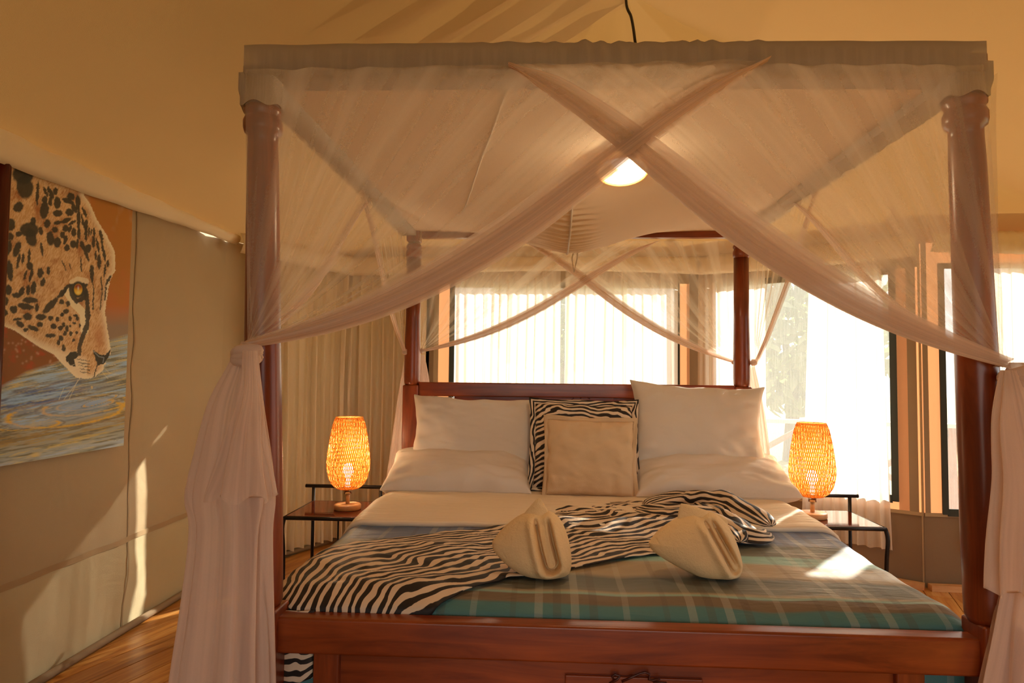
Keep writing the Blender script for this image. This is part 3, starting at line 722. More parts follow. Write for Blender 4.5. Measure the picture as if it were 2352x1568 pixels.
fr_ = drape('front_right_drape', (P(2259, 160, Y=1.752)[0], 1.752, FZ-.02), (-.115, 1.750, FZ), TR, .072, 9, M['net'], .005, edge=.088, seed=4)
sl_ = drape('left_side_front_drape', (-.885, 1.80, FZ), (-.845, 3.05, FZ-.02), TL+np.array([0, .03, 0]), .05, 12, M['net'], .005, edge=.03, layers=2, seed=7)
sr_ = drape('right_side_front_drape', (1.20, 1.80, FZ-.02), (1.165, 3.15, FZ-.02), TR+np.array([0, .03, 0]), .05, 12, M['net'], .005, edge=.03, layers=2, seed=9)
TBL = P(940, 808, Y=3.86); TBR = P(1722, 832, Y=3.86)
bl_ = drape('left_side_rear_drape', (-.87, 3.88, 2.09), (-.86, 2.9, 2.10), TBL+np.array([-.03, 0, 0]), .05, 7, M['net_far'], .007, edge=.03, layers=2, seed=12)
br2 = drape('right_side_rear_drape', (1.18, 3.88, 2.09), (1.17, 2.9, 2.10), TBR+np.array([.03, 0, 0]), .05, 7, M['net_far'], .007, edge=.03, layers=2, seed=14)
b1_ = drape('rear_left_drape', (-.80, 3.93, 2.075), (.66, 3.93, 2.075), P(966, 806, Y=3.93), .055, 8, M['net_far'], .008, edge=.05, layers=3, seed=17)
b2_ = drape('rear_right_drape', (1.12, 3.95, 2.075), (-.16, 3.95, 2.075), P(1688, 832, Y=3.95), .055, 8, M['net_far'], .008, edge=.05, layers=3, seed=19)
k1 = knot(TL+np.array([0, 0, -.03]), .026, fl_); k2 = knot(TR+np.array([.02, 0, -.03]), .026, fr_)
knot(TBL+np.array([-.02, 0, 0]), .014, bl_, loop=False); knot(TBR+np.array([.02, 0, 0]), .014, br2, loop=False)
knot(P(966, 806, Y=3.93), .012, b1_, loop=False); knot(P(1688, 832, Y=3.95), .012, b2_, loop=False)
def tp3(pts, Y): return [(*P((a+b)/2, y, Y=Y), abs(b-a)/2*Y/F) for a, b, y in pts]
tail(tp3([(548, 590, 800), (520, 594, 850), (478, 600, 930), (448, 612, 1040), (428, 618, 1140), (440, 612, 1220), (425, 610, 1400), (402, 608, 1600), (392, 610, 1800)], 1.74), M['net_tail'], fl_, 8, seed=2, flat=.42)
o = tail(tp3([(560, 590, 805), (552, 600, 900), (520, 610, 1000), (480, 630, 1143)], 1.70), M['net_tail'], fl_, 6, seed=5, flat=.4, name='short_tail')
tail(tp3([(2300, 2345, 850), (2290, 2400, 960), (2300, 2440, 1100), (2290, 2440, 1250), (2286, 2430, 1362)], 1.72), M['net_tail'], fr_, 7, seed=6, flat=.4, name='short_tail')
tail(tp3([(2305, 2350, 850), (2300, 2430, 1000), (2318, 2460, 1250), (2300, 2470, 1420), (2270, 2480, 1620), (2260, 2480, 1780)], 1.76), M['net_tail'], fr_, 8, seed=8, flat=.35)
tail(tp3([(930, 944, 815), (915, 945, 900), (900, 940, 1020), (885, 935, 1140), (880, 930, 1250)], 3.95), M['net_tail'], bl_, 8, seed=3)
tail(tp3([(1718, 1732, 840), (1722, 1752, 950), (1728, 1775, 1150)], 3.98), M['net_tail'], br2, 8, seed=4)
tail(tp3([(962, 974, 815), (960, 985, 880), (958, 995, 1000)], 3.98), M['net_tail'], b1_, 7, seed=13)
# header sleeves
def sleeve(c0, c1, hw, hh, name, gather=None, nu=200, dz0=0, dz1=0):
    c0, c1 = np.array(c0), np.array(c1); d = c1-c0; L = np.linalg.norm(d); d = d/L; nr = np.cross(d, [0, 0, 1.])
    def fn(u, v):
        a = [(-1, -1), (1, -1), (1, 1), (-1, 1), (-1, -1)]; t = v*8; k = int(t) % 8; k2 = k//2; f = (t/2)-int(t/2)
        if v >= 1: k2, f = 3, 1.
        p = np.array(a[k2], float); q = np.array(a[k2+1], float); s = p+(q-p)*f
        g = 0
        if gather: g = .004*(nz(u*60, v*2, 4)*1.6+.5*math.sin(u*L*110+nz(u*20, v)*6))*smooth(gather[0]-.04, gather[0]+.04, u)*smooth(gather[1]+.04, gather[1]-.04, u)
        g += .0025*nz(u*18, v*2)
        c = c0+(c1-c0)*u+np.array([0, 0, dz0+(dz1-dz0)*u+.004*math.sin(PI*u)])
        return c+nr*(s[0]*(hw+g))+np.array([0, 0, 1.])*(s[1]*(hh+g*.8))
    return MB().grid(fn, nu, 8, uvs=(3, 1)).build(name, M['net_sleeve'], net)
sleeve((P(560, 130, Y=1.77)[0], FY, 2.155), (P(2267, 128, Y=1.77)[0], FY, 2.131), .060, .040, 'header_sleeve', (.33, .71))
sleeve((-.835, FY+.05, 2.14), (-.835, BY-.03, 2.13), .046, .042, 'header_sleeve', (.4, .7), 120)
sleeve((1.142, FY+.05, 2.125), (1.142, BY-.03, 2.13), .046, .042, 'header_sleeve', (.4, .7), 120)
# cap over the post heads
for (x, s_) in ((-.833, 1), (1.130, -1)):
    def cf_(u, v, x=x, s_=s_):
        a = u*2*PI; sq = max(abs(math.cos(a)), abs(math.sin(a)))**-.75; r = (.054*sq)*(1-smooth(.5, .95, v))+.0595*smooth(.5, .95, v)+.001*math.sin(a*9); return (x+r*math.cos(a), FY+r*math.sin(a), 2.122-(.088+.006*math.sin(a*5))*v)
    MB().grid(cf_, 48, 14, closed_u=True, uvs=(3, 1)).build('post_cap', M['net_sleeve'], net)
# top sheet
def top(u, v):
    x = -.80+1.92*u; y = 1.86+2.0*v; cx = .10
    s = math.sin(PI*u)**1.2; sv = smooth(.25, .80, v)*smooth(1.25, .8, v)
    bump_ = math.exp(-((x-cx)/.42)**2)
    z = 2.118-.03*s*math.sin(PI*v)-.17*bump_*sv*smooth(1.03, .93, v)**.5
    z += .010*math.sin(y*120+nz(x*9, y*3)*4)*math.exp(-((x-cx)/.10)**2)*smooth(.45, .6, v)
    z += .012*nz(x*2.2, y*1.8, 8)*s
    z += .009*math.sin((x*9+y*34)+nz(x*3, y*3)*2)*math.exp(-((x+.25)/.25)**2)*smooth(.3, .5, v)*smooth(.95, .8, v)*s*.6
    return (x, y, z)
tsh = MB().grid(top, 160, 260).build('top_sheet', M['sheet_top'], net, solid=.0015)
sp_ = [np.array(top((.10+.80)/1.92, v))+np.array([0, 0, -.006]) for v in np.linspace(.45, .93, 40)]
MB().tube(sp_, .005, 6).build('seam', M['linen'], tsh)
sp_ = [np.array(top((x+.80)/1.92, v))+np.array([0, 0, -.004]) for x, v in zip(np.linspace(-.13, -.45, 24), np.linspace(.02, .72, 24))]
MB().tube(sp_, .004, 6).build('seam', M['linen'], tsh)
a0 = P(1325, 556, Y=3.84); a1 = P(1318, 626, Y=3.9)
MB().tube([a0, (a0+a1)/2+np.array([-.02, 0, 0]), a1, (a0+a1)/2+np.array([.012, 0, 0]), a0], .005, 6).build('hanging_loop', M['linen'], net)

# ================================================================== CURTAINS
def curtain(label, A, B, u0, u1, zb, zt, n_folds, mat, off=.09, amp=.018, flare=(0, 0), seed=0, group=None, nu=260):
    def fn(u, v):
        z = zt+(zb-zt)*v
        uu0 = u0-flare[0]*v; uu1 = u1+flare[1]*v
        ph = u*n_folds*2*PI+nz(u*5+seed, v*.8)*2.2
        am = amp*(.55+.45*nz(u*n_folds*.7, seed)*1.6+.25*v)*(.75+.25*smooth(0, .1, v))
        o_ = off+am*math.sin(ph)+.25*am*math.sin(ph*2.3+v*2)
        du = .3*amp*math.cos(ph)*1.2
        return on_wall(A, B, uu0+(uu1-uu0)*u+du, z+.008*nz(u*12, seed)*v, o_)
    o = MB().grid(fn, nu, 24).build('curtain', mat, None)
    return tag(o, label, 'curtain', group)
def curtain2(label, pts, zb, zt, n_folds, mat, amp, seed):
    pp = resample(pts, 400)
    def fn(u, v):
        i = int(round(u*400)); p = pp[i]; a = pp[max(0, i-6)]; b = pp[min(400, i+6)]; d = (b-a)/np.linalg.norm(b-a); nr = np.array([d[1], -d[0]])
        ph = u*n_folds*2*PI+nz(u*8+seed, v*1.1)*3.0; am = amp*(.6+.7*nz(u*n_folds*.5, seed)+.25*v)
        o_ = am*math.sin(ph)+.3*am*math.sin(ph*2.1+v*3); du = am*.6*math.cos(ph)
        return (p[0]+nr[0]*o_+d[0]*du, p[1]+nr[1]*o_+d[1]*du, zt+(zb-zt)*v+.05*smooth(.5, 1, u)*v)
    return tag(MB().grid(fn, 400, 26).build('curtain', mat, None), label, 'curtain')
curtain2('long cream pleated curtain in the left rear corner behind the lamp', [(-1.95, 4.19), (-1.50, 4.90), (-.93, 4.90)], .045, 2.09, 17, M['curtain'], .05, 2)
g_ = 'voile curtains at the rear window'
curtain('white voile curtain on the left half of the window behind the headboard', WC, WD, hb0+.01, hit(WC, WD, 1284), .16, 2.09, 12, M['curtain_w'], seed=3)
curtain('white voile curtain on the right half of the window behind the headboard', WC, WD, hit(WC, WD, 1295), hb1+.0, .16, 2.09, 12, M['curtain_w'], seed=5)
curtain('narrow white voile curtain behind the right rear bedpost', WD, WE, hit(WD, WE, 1614), hit(WD, WE, 1766), .2, 2.09, 7, M['curtain_w'], seed=7, nu=140)
curtain('white voile curtain hanging behind the right bamboo lamp', WD, WE, hit(WD, WE, 1868), hit(WD, WE, 2030), .215, 2.09, 8, M['curtain_w'], flare=(.07, .04), seed=9, nu=180)
curtain('white voile curtain at the far right behind the front bedpost', WE, WF, hit(WE, WF, 2206), hit(WE, WF, 2400), .235, 2.09, 8, M['curtain_w'], off=.07, seed=12, nu=180)

# ================================================================== BEDSIDE TABLES
def table(x_out, x_in, yf, yb, label):
    s = 1 if x_in > x_out else -1
    e = thing('bedside_table', label, 'table', ((x_out+x_in)/2, (yf+yb)/2, 0), 'iron bedside tables')
    z = .545; r = .0095
    MB().box(((x_out+x_in)/2, (yf+yb)/2, z+.004), (abs(x_in-x_out)-.012, yb-yf-.012, .012)).build('table_top', M['table_wood'], e, bevel=.002)
    fr = MB()
    for a, b in (((x_out, yf), (x_in, yf)), ((x_in, yf), (x_in, yb)), ((x_in, yb), (x_out, yb)), ((x_out, yb), (x_out, yf))): fr.tube([(*a, z), (*b, z)], r, 8)
    fr.build('top_frame', M['iron'], e)
    for (x, sx) in ((x_out, -s), (x_in, s)):
        pts = [(x, yf, z), (x+.004*sx, yf-.012, z-.05), (x-.004*sx, yf-.012, z-.16), (x-.004*sx, yf-.008, z-.34), (x+.004*sx, yf-.02, 0)]
        MB().tube([bez(pts, i/16) for i in range(17)], r*1.05, 8).build('leg', M['iron'], e)
        MB().tube([(x, yb, z+.085), (x, yb, 0)], r, 8).build('leg', M['iron'], e)
    MB().tube([(x_out-.045*s, yb, z+.09), (x_in+.045*s, yb, z+.09)], r*1.05, 8).build('back_rail', M['iron'], e)
    lw_ = MB()
    for a, b in (((x_out, yf-.008), (x_in, yf-.008)), ((x_in, yf), (x_in, yb)), ((x_in, yb), (x_out, yb)), ((x_out, yb), (x_out, yf))): lw_.tube([(*a, .17), (*b, .17)], r*.7, 6)
    lw_.build('lower_frame', M['iron'], e)
    for k in (.38, .68): MB().tube([(x_out+(x_in-x_out)*k, yb, z), (x_out+(x_in-x_out)*k, yb, .17)], .005, 6).build('spindle', M['iron'], e)
    return e
table(-1.305, -.925, 3.245, 3.65, 'black iron bedside table with dark wood top left of the bed')
table(1.625, 1.245, 3.29, 3.665, 'black iron bedside table with glossy top right of the bed')

# ================================================================== LAMPS
n = NT('woven_bamboo'); g = n.noise(n.coord('Object', (40, 40, 12)), 2, 2)
c = n.mixc(g, lin((234, 168, 84)), lin((246, 196, 116)))
M['rattan'] = n.done(n.mixs(.55, n.bsdf(c, .5), n.trans(lin((255, 212, 128)))))
M['bulb'] = m_emit('lit_bulb', (1, .86, .64), 5.)
def weave(prof, cx, cy, z0, n_str, turns, r, seg=40, r2=None):
    zs = [p[1] for p in prof]; rs = [p[0] for p in prof]; mb = MB()
    H = zs[-1]
    for sg in (1, -1):
        for k in range(n_str):
            pts = []
            for i in range(seg+1):
                t = i/seg; z = H*t; rr_ = float(np.interp(z, zs, rs))+(.0016 if (k % 2) ^ (sg > 0) else -.0010)+.0012*math.sin(i*PI/1.6+k)
                a = 2*PI*(k/n_str)+sg*turns*2*PI*t; pts.append((cx+rr_*math.cos(a), cy+rr_*math.sin(a), z0+z))
            mb.tube(pts, r, 4, False, .45)
    return mb
def lamp(x, y, z0, label):
    e = thing('table_lamp', label, 'lamp', (x, y, z0), 'woven bamboo bedside lamps')
    MB().lathe([(.066, 0), (.070, .004), (.070, .022), (.066, .027), (.012, .028)], (x, y, z0), 36).build('base', M['pale_wood'], e)
    MB().lathe([(.0105, .027), (.0105, .085)], (x, y, z0), 16).build('stem', M['pale_wood'], e)
    MB().lathe([(.019, .080), (.019, .112), (.017, .118)], (x, y, z0), 20).build('socket', M['chrome'], e)
    prof = [(.050, 0), (.075, .015), (.096, .05), (.108, .10), (.110, .14), (.104, .20), (.094, .27), (.083, .33), (.072, .362), (.068, .370)]
    sh = weave(prof, x, y, z0+.108, 66, .14, .0025, 40).build('woven_shade', M['rattan'], e)
    for rr_, zz_ in ((.068, .479), (.050, .109)): MB().tube([(x+rr_*math.cos(a), y+rr_*math.sin(a), z0+zz_) for a in np.linspace(0, 2*PI, 33)], .003, 6, False).build('rim', M['rattan'], sh)
    MB().lathe([(.001, .118), (.014, .12), (.012, .165), (.024, .185), (.029, .205), (.024, .226), (.012, .238), (.001, .240)], (x, y, z0), 20).build('bulb', M['bulb'], e)
    L = bpy.data.lights.new('lamp_light', 'POINT'); L.energy = 6.5; L.color = (1, .74, .42); L.shadow_soft_size = .03
    lo = bpy.data.objects.new('lamp_light', L); COL.objects.link(lo); lo.location = (x, y, z0+.30); lo.parent = e; lo.matrix_parent_inverse = e.matrix_basis.inverted()
lamp(-1.045, 3.435, .5555, 'lit bamboo lamp on the left bedside table before the cream curtain')
lamp(1.355, 3.475, .5555, 'lit bamboo lamp on the right bedside table before the window')

pc = P(1430, 394, Y=2.48)
pe = thing('pendant_lamp', 'lit woven pendant lamp hanging on a black cord over the bed', 'lamp', tuple(pc))
prof = [(.094, 0), (.092, .03), (.075, .075), (.045, .11), (.018, .125)]
wv_ = weave(prof, 0, 0, 0, 40, .12, .0022, 16)
sh = wv_.build('woven_shade', M['rattan'], None)
MBin = MB().lathe([(.092, .003), (.090, .03), (.073, .074), (.043, .108), (.016, .122)], (0, 0, 0), 32, cap=False)
M['shade_in'] = m_cloth('shade_liner', lin((250, 236, 210)), tr=.5, tcol=lin((255, 210, 140)))
sin_ = MBin.build('shade_liner', M['shade_in'], None)
rim = MB().tube([(.095*math.cos(a), .095*math.sin(a), 0) for a in np.linspace(0, 2*PI, 41)], .003, 6, False).build('rim', M['rattan'], None)
blb = MB().lathe([(.001, .02), (.030, .028), (.045, .05), (.040, .08), (.02, .10), (.012, .118)], (0, 0, 0), 24).build('bulb', M['bulb'], None)
for o in (sh, sin_, blb): o.parent = pe
rim.parent = sh
pe.rotation_euler = (math.radians(-17), 0, 0)
cdp = [tuple(pc+np.array([0, .0, .11])), tuple(P(1462, 150, Y=2.55)), tuple(P(1458, 90, Y=2.6)), tuple(P(1450, 40, Y=2.7)), tuple(P(1438, 0, Y=2.8)), (RX-.05, 3.1, RZ-.03)]
co = MB().tube([bez(cdp, i/30) for i in range(31)], .006, 6).build('cord', M['cord'], pe)
co.matrix_parent_inverse = (Matrix.Translation(pc) @ Matrix.Rotation(math.radians(-17), 4, 'X')).inverted()
L = bpy.data.lights.new('lamp_light', 'POINT'); L.energy = 4.0; L.color = (1, .75, .45); L.shadow_soft_size = .05
lo = bpy.data.objects.new('lamp_light', L); COL.objects.link(lo); lo.location = (0, 0, -.02); lo.parent = pe

# ================================================================== PAINTING
PX = -2.012
y0p, y1p, z0p, z1p = P(21, 400, X=PX)[1], P(294, 760, X=PX)[1], .915, 2.13
NY, NZ_ = 260, 420
ys = np.linspace(y0p, y1p, NY+1); zs = np.linspace(z0p, z1p, NZ_+1)
YY, ZZ = np.meshgrid(ys, zs)
pts = np.stack([np.full(YY.size, PX), YY.ravel(), ZZ.ravel()], 1)-CAM
zc_ = pts@FWD; ax = 1176+F*(pts@R2)/zc_; ay = 784-F*(pts@U2)/zc_
rng = np.random.RandomState(3)
def vnoise(x, y, seed=0):
    r = np.random.RandomState(seed).rand(64, 64); xi = np.floor(x).astype(int); yi = np.floor(y).astype(int); fx = x-xi; fy = y-yi
    fx = fx*fx*(3-2*fx); fy = fy*fy*(3-2*fy); a = r[yi % 64, xi % 64]; b = r[yi % 64, (xi+1) % 64]; c = r[(yi+1) % 64, xi % 64]; d = r[(yi+1) % 64, (xi+1) % 64]
    return (a*(1-fx)+b*fx)*(1-fy)+(c*(1-fx)+d*fx)*fy
def fbm(x, y, s=0): return vnoise(x, y, s)*.55+vnoise(x*2.1, y*2.1, s+1)*.3+vnoise(x*4.3, y*4.3, s+2)*.15
def L3(c): return np.array(lin(c))
def mix(a, b, t): t = np.clip(t, 0, 1)[:, None]; return a*(1-t)+b*t
def inpoly(poly, x, y):
    ins = np.zeros(x.shape, bool); n_ = len(poly)
    for i in range(n_):
        x1, y1 = poly[i]; x2, y2 = poly[(i+1) % n_]
        c_ = ((y1 > y) != (y2 > y)) & (x < (x2-x1)*(y-y1)/((y2-y1) if y2 != y1 else 1e-9)+x1); ins ^= c_
    return ins
def dseg(poly, x, y):
    d = np.full(x.shape, 1e9); tt = np.zeros(x.shape)
    for i in range(len(poly)-1):
        x1, y1 = poly[i]; x2, y2 = poly[i+1]; dx, dy = x2-x1, y2-y1; t_ = np.clip(((x-x1)*dx+(y-y1)*dy)/(dx*dx+dy*dy+1e-9), 0, 1)
        dd = np.hypot(x-x1-t_*dx, y-y1-t_*dy); d = np.minimum(d, dd)
    return d
A1 = lambda L_: [(x/4.48, 380+y/4.48) for x, y in L_]
A2 = lambda L_: [(x/4.355, 720+y/4.355) for x, y in L_]
jx = ax+(fbm(ax/4, ay/4, 21)-.5)*5; jy = ay+(fbm(ax/4, ay/4, 31)-.5)*5
# background
C = mix(L3((178, 112, 40))+np.zeros((ax.size, 3)), L3((188, 104, 44)), (fbm(ax/45, ay/60, 2)-.4)*2)
C = mix(C, L3((190, 150, 100)), (fbm(ax/30+9, ay/70, 5)-.55)*3)
C = mix(C, L3((150, 120, 90)), (ay-700)/50)
lowleft = np.clip((ay-735)/20, 0, 1)*(ax < 150); C = mix(C, L3((142, 84, 34)), lowleft)
C = mix(C, L3((170, 76, 30)), lowleft*np.clip((fbm(ax/14, ay/14, 8)-.5)*4, 0, 1))
for k in range(26):
    bx, by = rng.uniform(4, 128), rng.uniform(775, 838); C = mix(C, L3((206, 150, 104)), .6*np.exp(-((ax-bx)**2+(ay-by)**2)/6.))
# water
wl_y = np.interp(ax, [0, 60, 130, 180, 290], [885, 850, 828, 800, 765])
wat = np.clip((ay-wl_y)/10, 0, 1)
slope = .20; q = ay+ax*slope
b1 = fbm(ax/60, q/4.0, 41); b2 = fbm(ax/40+7, q/3.0, 44)
W = L3((168, 162, 138))+np.zeros((ax.size, 3))
W = mix(W, L3((120, 112, 84)), (b1-.45)*5); W = mix(W, L3((210, 182, 110)), (b2-.55)*5)
blue = np.exp(-((ax-90)/110)**2-((q-930)/26)**2); W = mix(W, L3((92, 110, 150)), blue*np.clip((fbm(ax/50, q/3.4, 47)-.25)*3, 0, 1)*1.3)
W = mix(W, L3((164, 188, 200)), np.clip((fbm(ax/50, q/5, 51)-.5)*5, 0, 1)*(q < 985)*.8)
W = mix(W, L3((160, 124, 62)), np.clip((q-990)/20, 0, 1)*np.clip((1050-q)/30, 0, 1)*np.clip((b2-.3)*3, 0, 1)*.8)
W = mix(W, L3((190, 200, 205)), np.clip((q-1050)/25, 0, 1)*np.clip((fbm(ax/60, q/4, 57)-.35)*3, 0, 1)*.8)
for (ex, ey, rx, ry, th_) in ((195, 929, 62, 11, .12), (195, 931, 95, 20, .12), (150, 948, 130, 30, .1), (60, 975, 75, 12, .06), (230, 920, 32, 6, .3)):
    xx = (ax-ex)*math.cos(th_)-(ay-ey)*math.sin(th_)*-1; yy_ = (ay-ey)*math.cos(th_)+(ax-ex)*math.sin(th_)
    rr_ = np.sqrt((xx/rx)**2+(yy_/ry)**2)+(fbm(ax/9, ay/3, 61)-.5)*.12
    W = mix(W, L3((224, 172, 62)), np.clip(1-abs(rr_-1)/.09, 0, 1)*.85*(yy_ > -ry*.4)+np.clip(1-abs(rr_-1)/.07, 0, 1)*.3)
    W = mix(W, L3((112, 90, 60)), np.clip(1-abs(rr_-1.16)/.07, 0, 1)*.6)
    W = mix(W, L3((150, 168, 186)), np.clip((.85-rr_)*3, 0, 1)*.35)
C = mix(C, W, wat)
# head
head = [(-60, 300), (190, 300)]+A1([(860, 300), (930, 400), (1000, 560), (1100, 720), (1180, 880), (1190, 1080), (1130, 1180), (1110, 1300), (1080, 1500)])+A2([(1060, 50), (1090, 250), (1112, 380), (1060, 480), (1030, 570), (940, 640), (860, 655), (760, 640), (680, 560), (600, 480), (540, 410), (400, 340), (280, 260), (150, 170), (20, 120), (-300, 100)])
jit = (fbm(ax/1.5, ay/3, 71)-.5)*5
inh = inpoly(head, ax+jit, ay+jit*.6)
furd = fbm((ax+ay*.5)/1.6, (ay-ax*.4)/7, 81)
H = mix(L3((206, 152, 92))+np.zeros((ax.size, 3)), L3((228, 186, 130)), (furd-.3)*2.2)
H = mix(H, L3((168, 104, 52)), (fbm(ax/30, ay/30, 83)-.48)*2.6*(ay < 720)+(furd < .38)*.35)
edge = dseg(head, ax, ay); H = mix(H, L3((240, 214, 168)), np.exp(-(edge/9)**2)*.9)
H = mix(H, L3((240, 212, 166)), np.clip((ay-(760+(ax-40)*.35))/18, 0, 1)*.8*(ax < 200))
H = mix(H, L3((190, 124, 72)), np.exp(-((ax-228)/13)**2-((ay-775)/30)**2)*.8)
H = mix(H, L3((246, 222, 170)), (dseg(A1([(690, 1290), (760, 1420), (860, 1520), (870, 1700)]), ax, ay) < 9)*.85)
H = mix(H, L3((240, 216, 170)), (dseg(A1([(740, 1200), (800, 1170), (890, 1190)]), ax, ay) < 6)*.7)
ink = L3((62, 54, 36))
spots1 = [(240, 90, 110, 100, -.2), (255, 220, 85, 120, -.1), (190, 425, 45, 60, .6), (385, 290, 18, 120, .05), (460, 350, 30, 35, 0), (470, 270, 18, 60, -.4), (520, 280, 22, 70, -.4), (570, 270, 26, 40, 0), (590, 385, 36, 62, 0), (520, 370, 22, 50, 0), (455, 460, 45, 90, .1), (595, 490, 50, 34, 0), (715, 480, 44, 40, 0), (700, 365, 65, 26, .4), (765, 440, 22, 55, -.5), (730, 320, 40, 40, .5), (800, 380, 25, 80, 0), (485, 600, 34, 46, .2), (590, 590, 40, 22, -.2), (680, 565, 55, 22, -.4), (740, 590, 50, 16, -.5), (300, 660, 95, 75, 0), (320, 740, 55, 95, -.2), (340, 575, 28, 45, 0), (110, 610, 45, 65, .1), (95, 730, 45, 40, 0), (190, 705, 34, 28, 0), (420, 670, 24, 42, -.2), (565, 660, 32, 34, 0), (675, 650, 32, 34, 0), (720, 650, 16, 38, .3), (645, 715, 28, 36, 0), (760, 690, 24, 50, 0), (810, 705, 20, 56, 0), (518, 750, 40, 75, -.1), (590, 790, 38, 55, .1), (672, 765, 20, 50, .3), (752, 810, 32, 40, 0), (795, 805, 16, 50, 0), (690, 845, 26, 36, 0), (85, 850, 34, 80, .2), (175, 860, 34, 85, .3), (430, 860, 16, 70, -.1), (188, 980, 18, 80, .2), (235, 960, 14, 60, .1), (300, 930, 14, 80, 0), (305, 1035, 34, 38, 0), (100, 1080, 32, 110, -.1), (415, 1105, 32, 52, .1), (500, 1080, 18, 42, 0), (440, 1200, 26, 44, .2), (320, 1130, 16, 80, .2), (260, 1130, 14, 55, .3), (810, 560, 18, 130, 0), (870, 480, 14, 60, -.4), (850, 560, 12, 70, -.2), (885, 610, 22, 50, 0), (885, 700, 16, 80, 0), (915, 680, 10, 50, 0), (910, 850, 28, 45, 0), (960, 790, 18, 60, 0), (845, 820, 20, 50, -.2), (885, 900, 18, 90, -.3), (945, 1110, 22, 90, 0), (1020, 990, 18, 80, 0), (985, 930, 14, 50, 0), (1040, 730, 18, 70, -.2), (1065, 880, 14, 110, -.2), (1005, 820, 14, 80, -.2), (970, 690, 12, 50, 0), (940, 680, 10, 40, 0), (1110, 1010, 12, 40, 0), (1080, 1080, 10, 70, .1), (85, 1280, 36, 55, 0), (345, 1260, 28, 70, .05), (290, 1280, 22, 55, 0), (175, 1335, 50, 26, 0), (225, 1290, 26, 50, .3), (310, 1385, 80, 32, 0), (265, 1450, 85, 32, .15), (50, 1400, 32, 50, .4), (140, 1480, 40, 40, .3), (380, 1460, 22, 45, .1), (45, 1515, 34, 36, 0), (520, 1440, 34, 110, .75), (640, 1310, 26, 70, .7), (635, 1405, 28, 26, 0), (700, 1420, 26, 28, 0), (680, 1500, 30, 24, 0), (640, 1535, 24, 20, 0), (780, 1545, 20, 16, 0), (1115, 1180, 14, 60, .5)]
spots2 = [(275, 30, 45, 40, .2), (200, 105, 45, 30, .6), (175, 55, 45, 14, -.2), (410, 35, 55, 32, 0), (505, 45, 26, 26, 0), (575, 55, 18, 26, 0), (620, 10, 22, 18, 0), (260, 160, 30, 20, -.2), (330, 145, 60, 22, .4), (400, 110, 32, 26, 0), (538, 128, 28, 30, 0), (605, 145, 26, 24, 0), (635, 110, 18, 24, 0), (670, 150, 16, 34, 0), (505, 218, 55, 20, 0), (610, 245, 24, 28, -.2), (585, 290, 20, 28, 0), (650, 200, 18, 24, 0), (708, 200, 18, 26, 0), (635, 345, 20, 38, 0), (700, 50, 18, 24, 0), (740, 95, 20, 14, 0), (770, 190, 16, 16, 0), (795, 120, 12, 24, 0), (775, 50, 16, 22, 0), (750, 20, 20, 14, 0), (700, 125, 14, 16, 0), (740, 265, 20, 12, -.5)]
def spot(H, x0, y0, rx, ry, th_):
    xx = (jx-x0)*math.cos(th_)+(jy-y0)*math.sin(th_); yy_ = -(jx-x0)*math.sin(th_)+(jy-y0)*math.cos(th_)
    return mix(H, ink, np.clip((1.12-np.sqrt((xx/rx)**2+(yy_/ry)**2))*4.5, 0, 1)*.96)
for (x, y, rx, ry, th_) in spots1: H = spot(H, x/4.48, 380+y/4.48, rx/4.48, ry/4.48, th_)
for (x, y, rx, ry, th_) in spots2: H = spot(H, x/4.355, 720+y/4.355, rx/4.355, ry/4.355, th_)
for pl, w in ((A1([(860, 1230), (890, 1330), (900, 1450), (900, 1568)])+A2([(885, 0), (870, 120), (830, 230), (795, 320), (790, 400)]), 4.5), (A1([(640, 1330), (700, 1240), (780, 1220), (890, 1230)]), 3.2), (A1([(730, 1240), (740, 1330), (790, 1400), (850, 1370), (890, 1300)]), 4.6),
              (A2([(975, 520), (945, 600), (925, 700), (918, 740)]), 1.1), (A1([(950, 1180), (965, 1300), (955, 1480)]), 1.0), (A1([(1040, 1150), (1050, 1300), (1030, 1480)]), .8), (A1([(1090, 1250), (1080, 1380)]), 1.4), (A1([(830, 940), (840, 1080)]), 1.2), (A1([(640, 980), (680, 1080)]), 1.), (A1([(710, 1010), (730, 1060)]), 1.)):
    H = mix(H, ink, np.clip(w+1-dseg(pl, jx, jy), 0, 1)*.95)
H = mix(H, ink, inpoly(A2([(650, 440), (700, 390), (760, 380), (790, 430), (740, 460), (760, 530), (700, 520)]), jx, jy)*1.)
H = mix(H, ink, inpoly(A2([(925, 365), (1000, 410), (1060, 410), (1110, 350), (1100, 420), (1040, 500), (980, 520), (955, 450)]), jx, jy)*1.)
H = mix(H, L3((150, 150, 140)), np.clip(1.4-dseg(A2([(935, 375), (990, 430), (1040, 440), (1030, 490)]), ax, ay), 0, 1)*.8)
for k in range(6): H = mix(H, ink, np.clip(1.5-dseg(A2([(770+k*6, 420+k*32), (830+k*6, 440+k*30), (900, 440+k*32)]), jx, jy), 0, 1)*.8*(k > 0))
ex, ey = 805/4.48, 380+1275/4.48; er = np.sqrt(((ax-ex)/10.2)**2+((ay-ey)/13.8)**2)
H = mix(H, ink, np.clip((1.5-er)*4, 0, 1)); H = mix(H, L3((236, 176, 40)), np.clip((1.0-er)*7, 0, 1)); H = mix(H, L3((150, 60, 20)), np.clip((1.0-er)*5, 0, 1)*np.clip((ey-ay+2)/8, 0, 1)); H = mix(H, L3((250, 226, 120)), np.exp(-((ax-ex)/5)**2-((ay-ey-7)/4)**2)*.8)
H = mix(H, L3((240, 236, 220)), np.exp(-((ax-ex)/1.4)**2-((ay-ey+3)/4)**2)*.8)
C = np.where(inh[:, None], H, C)
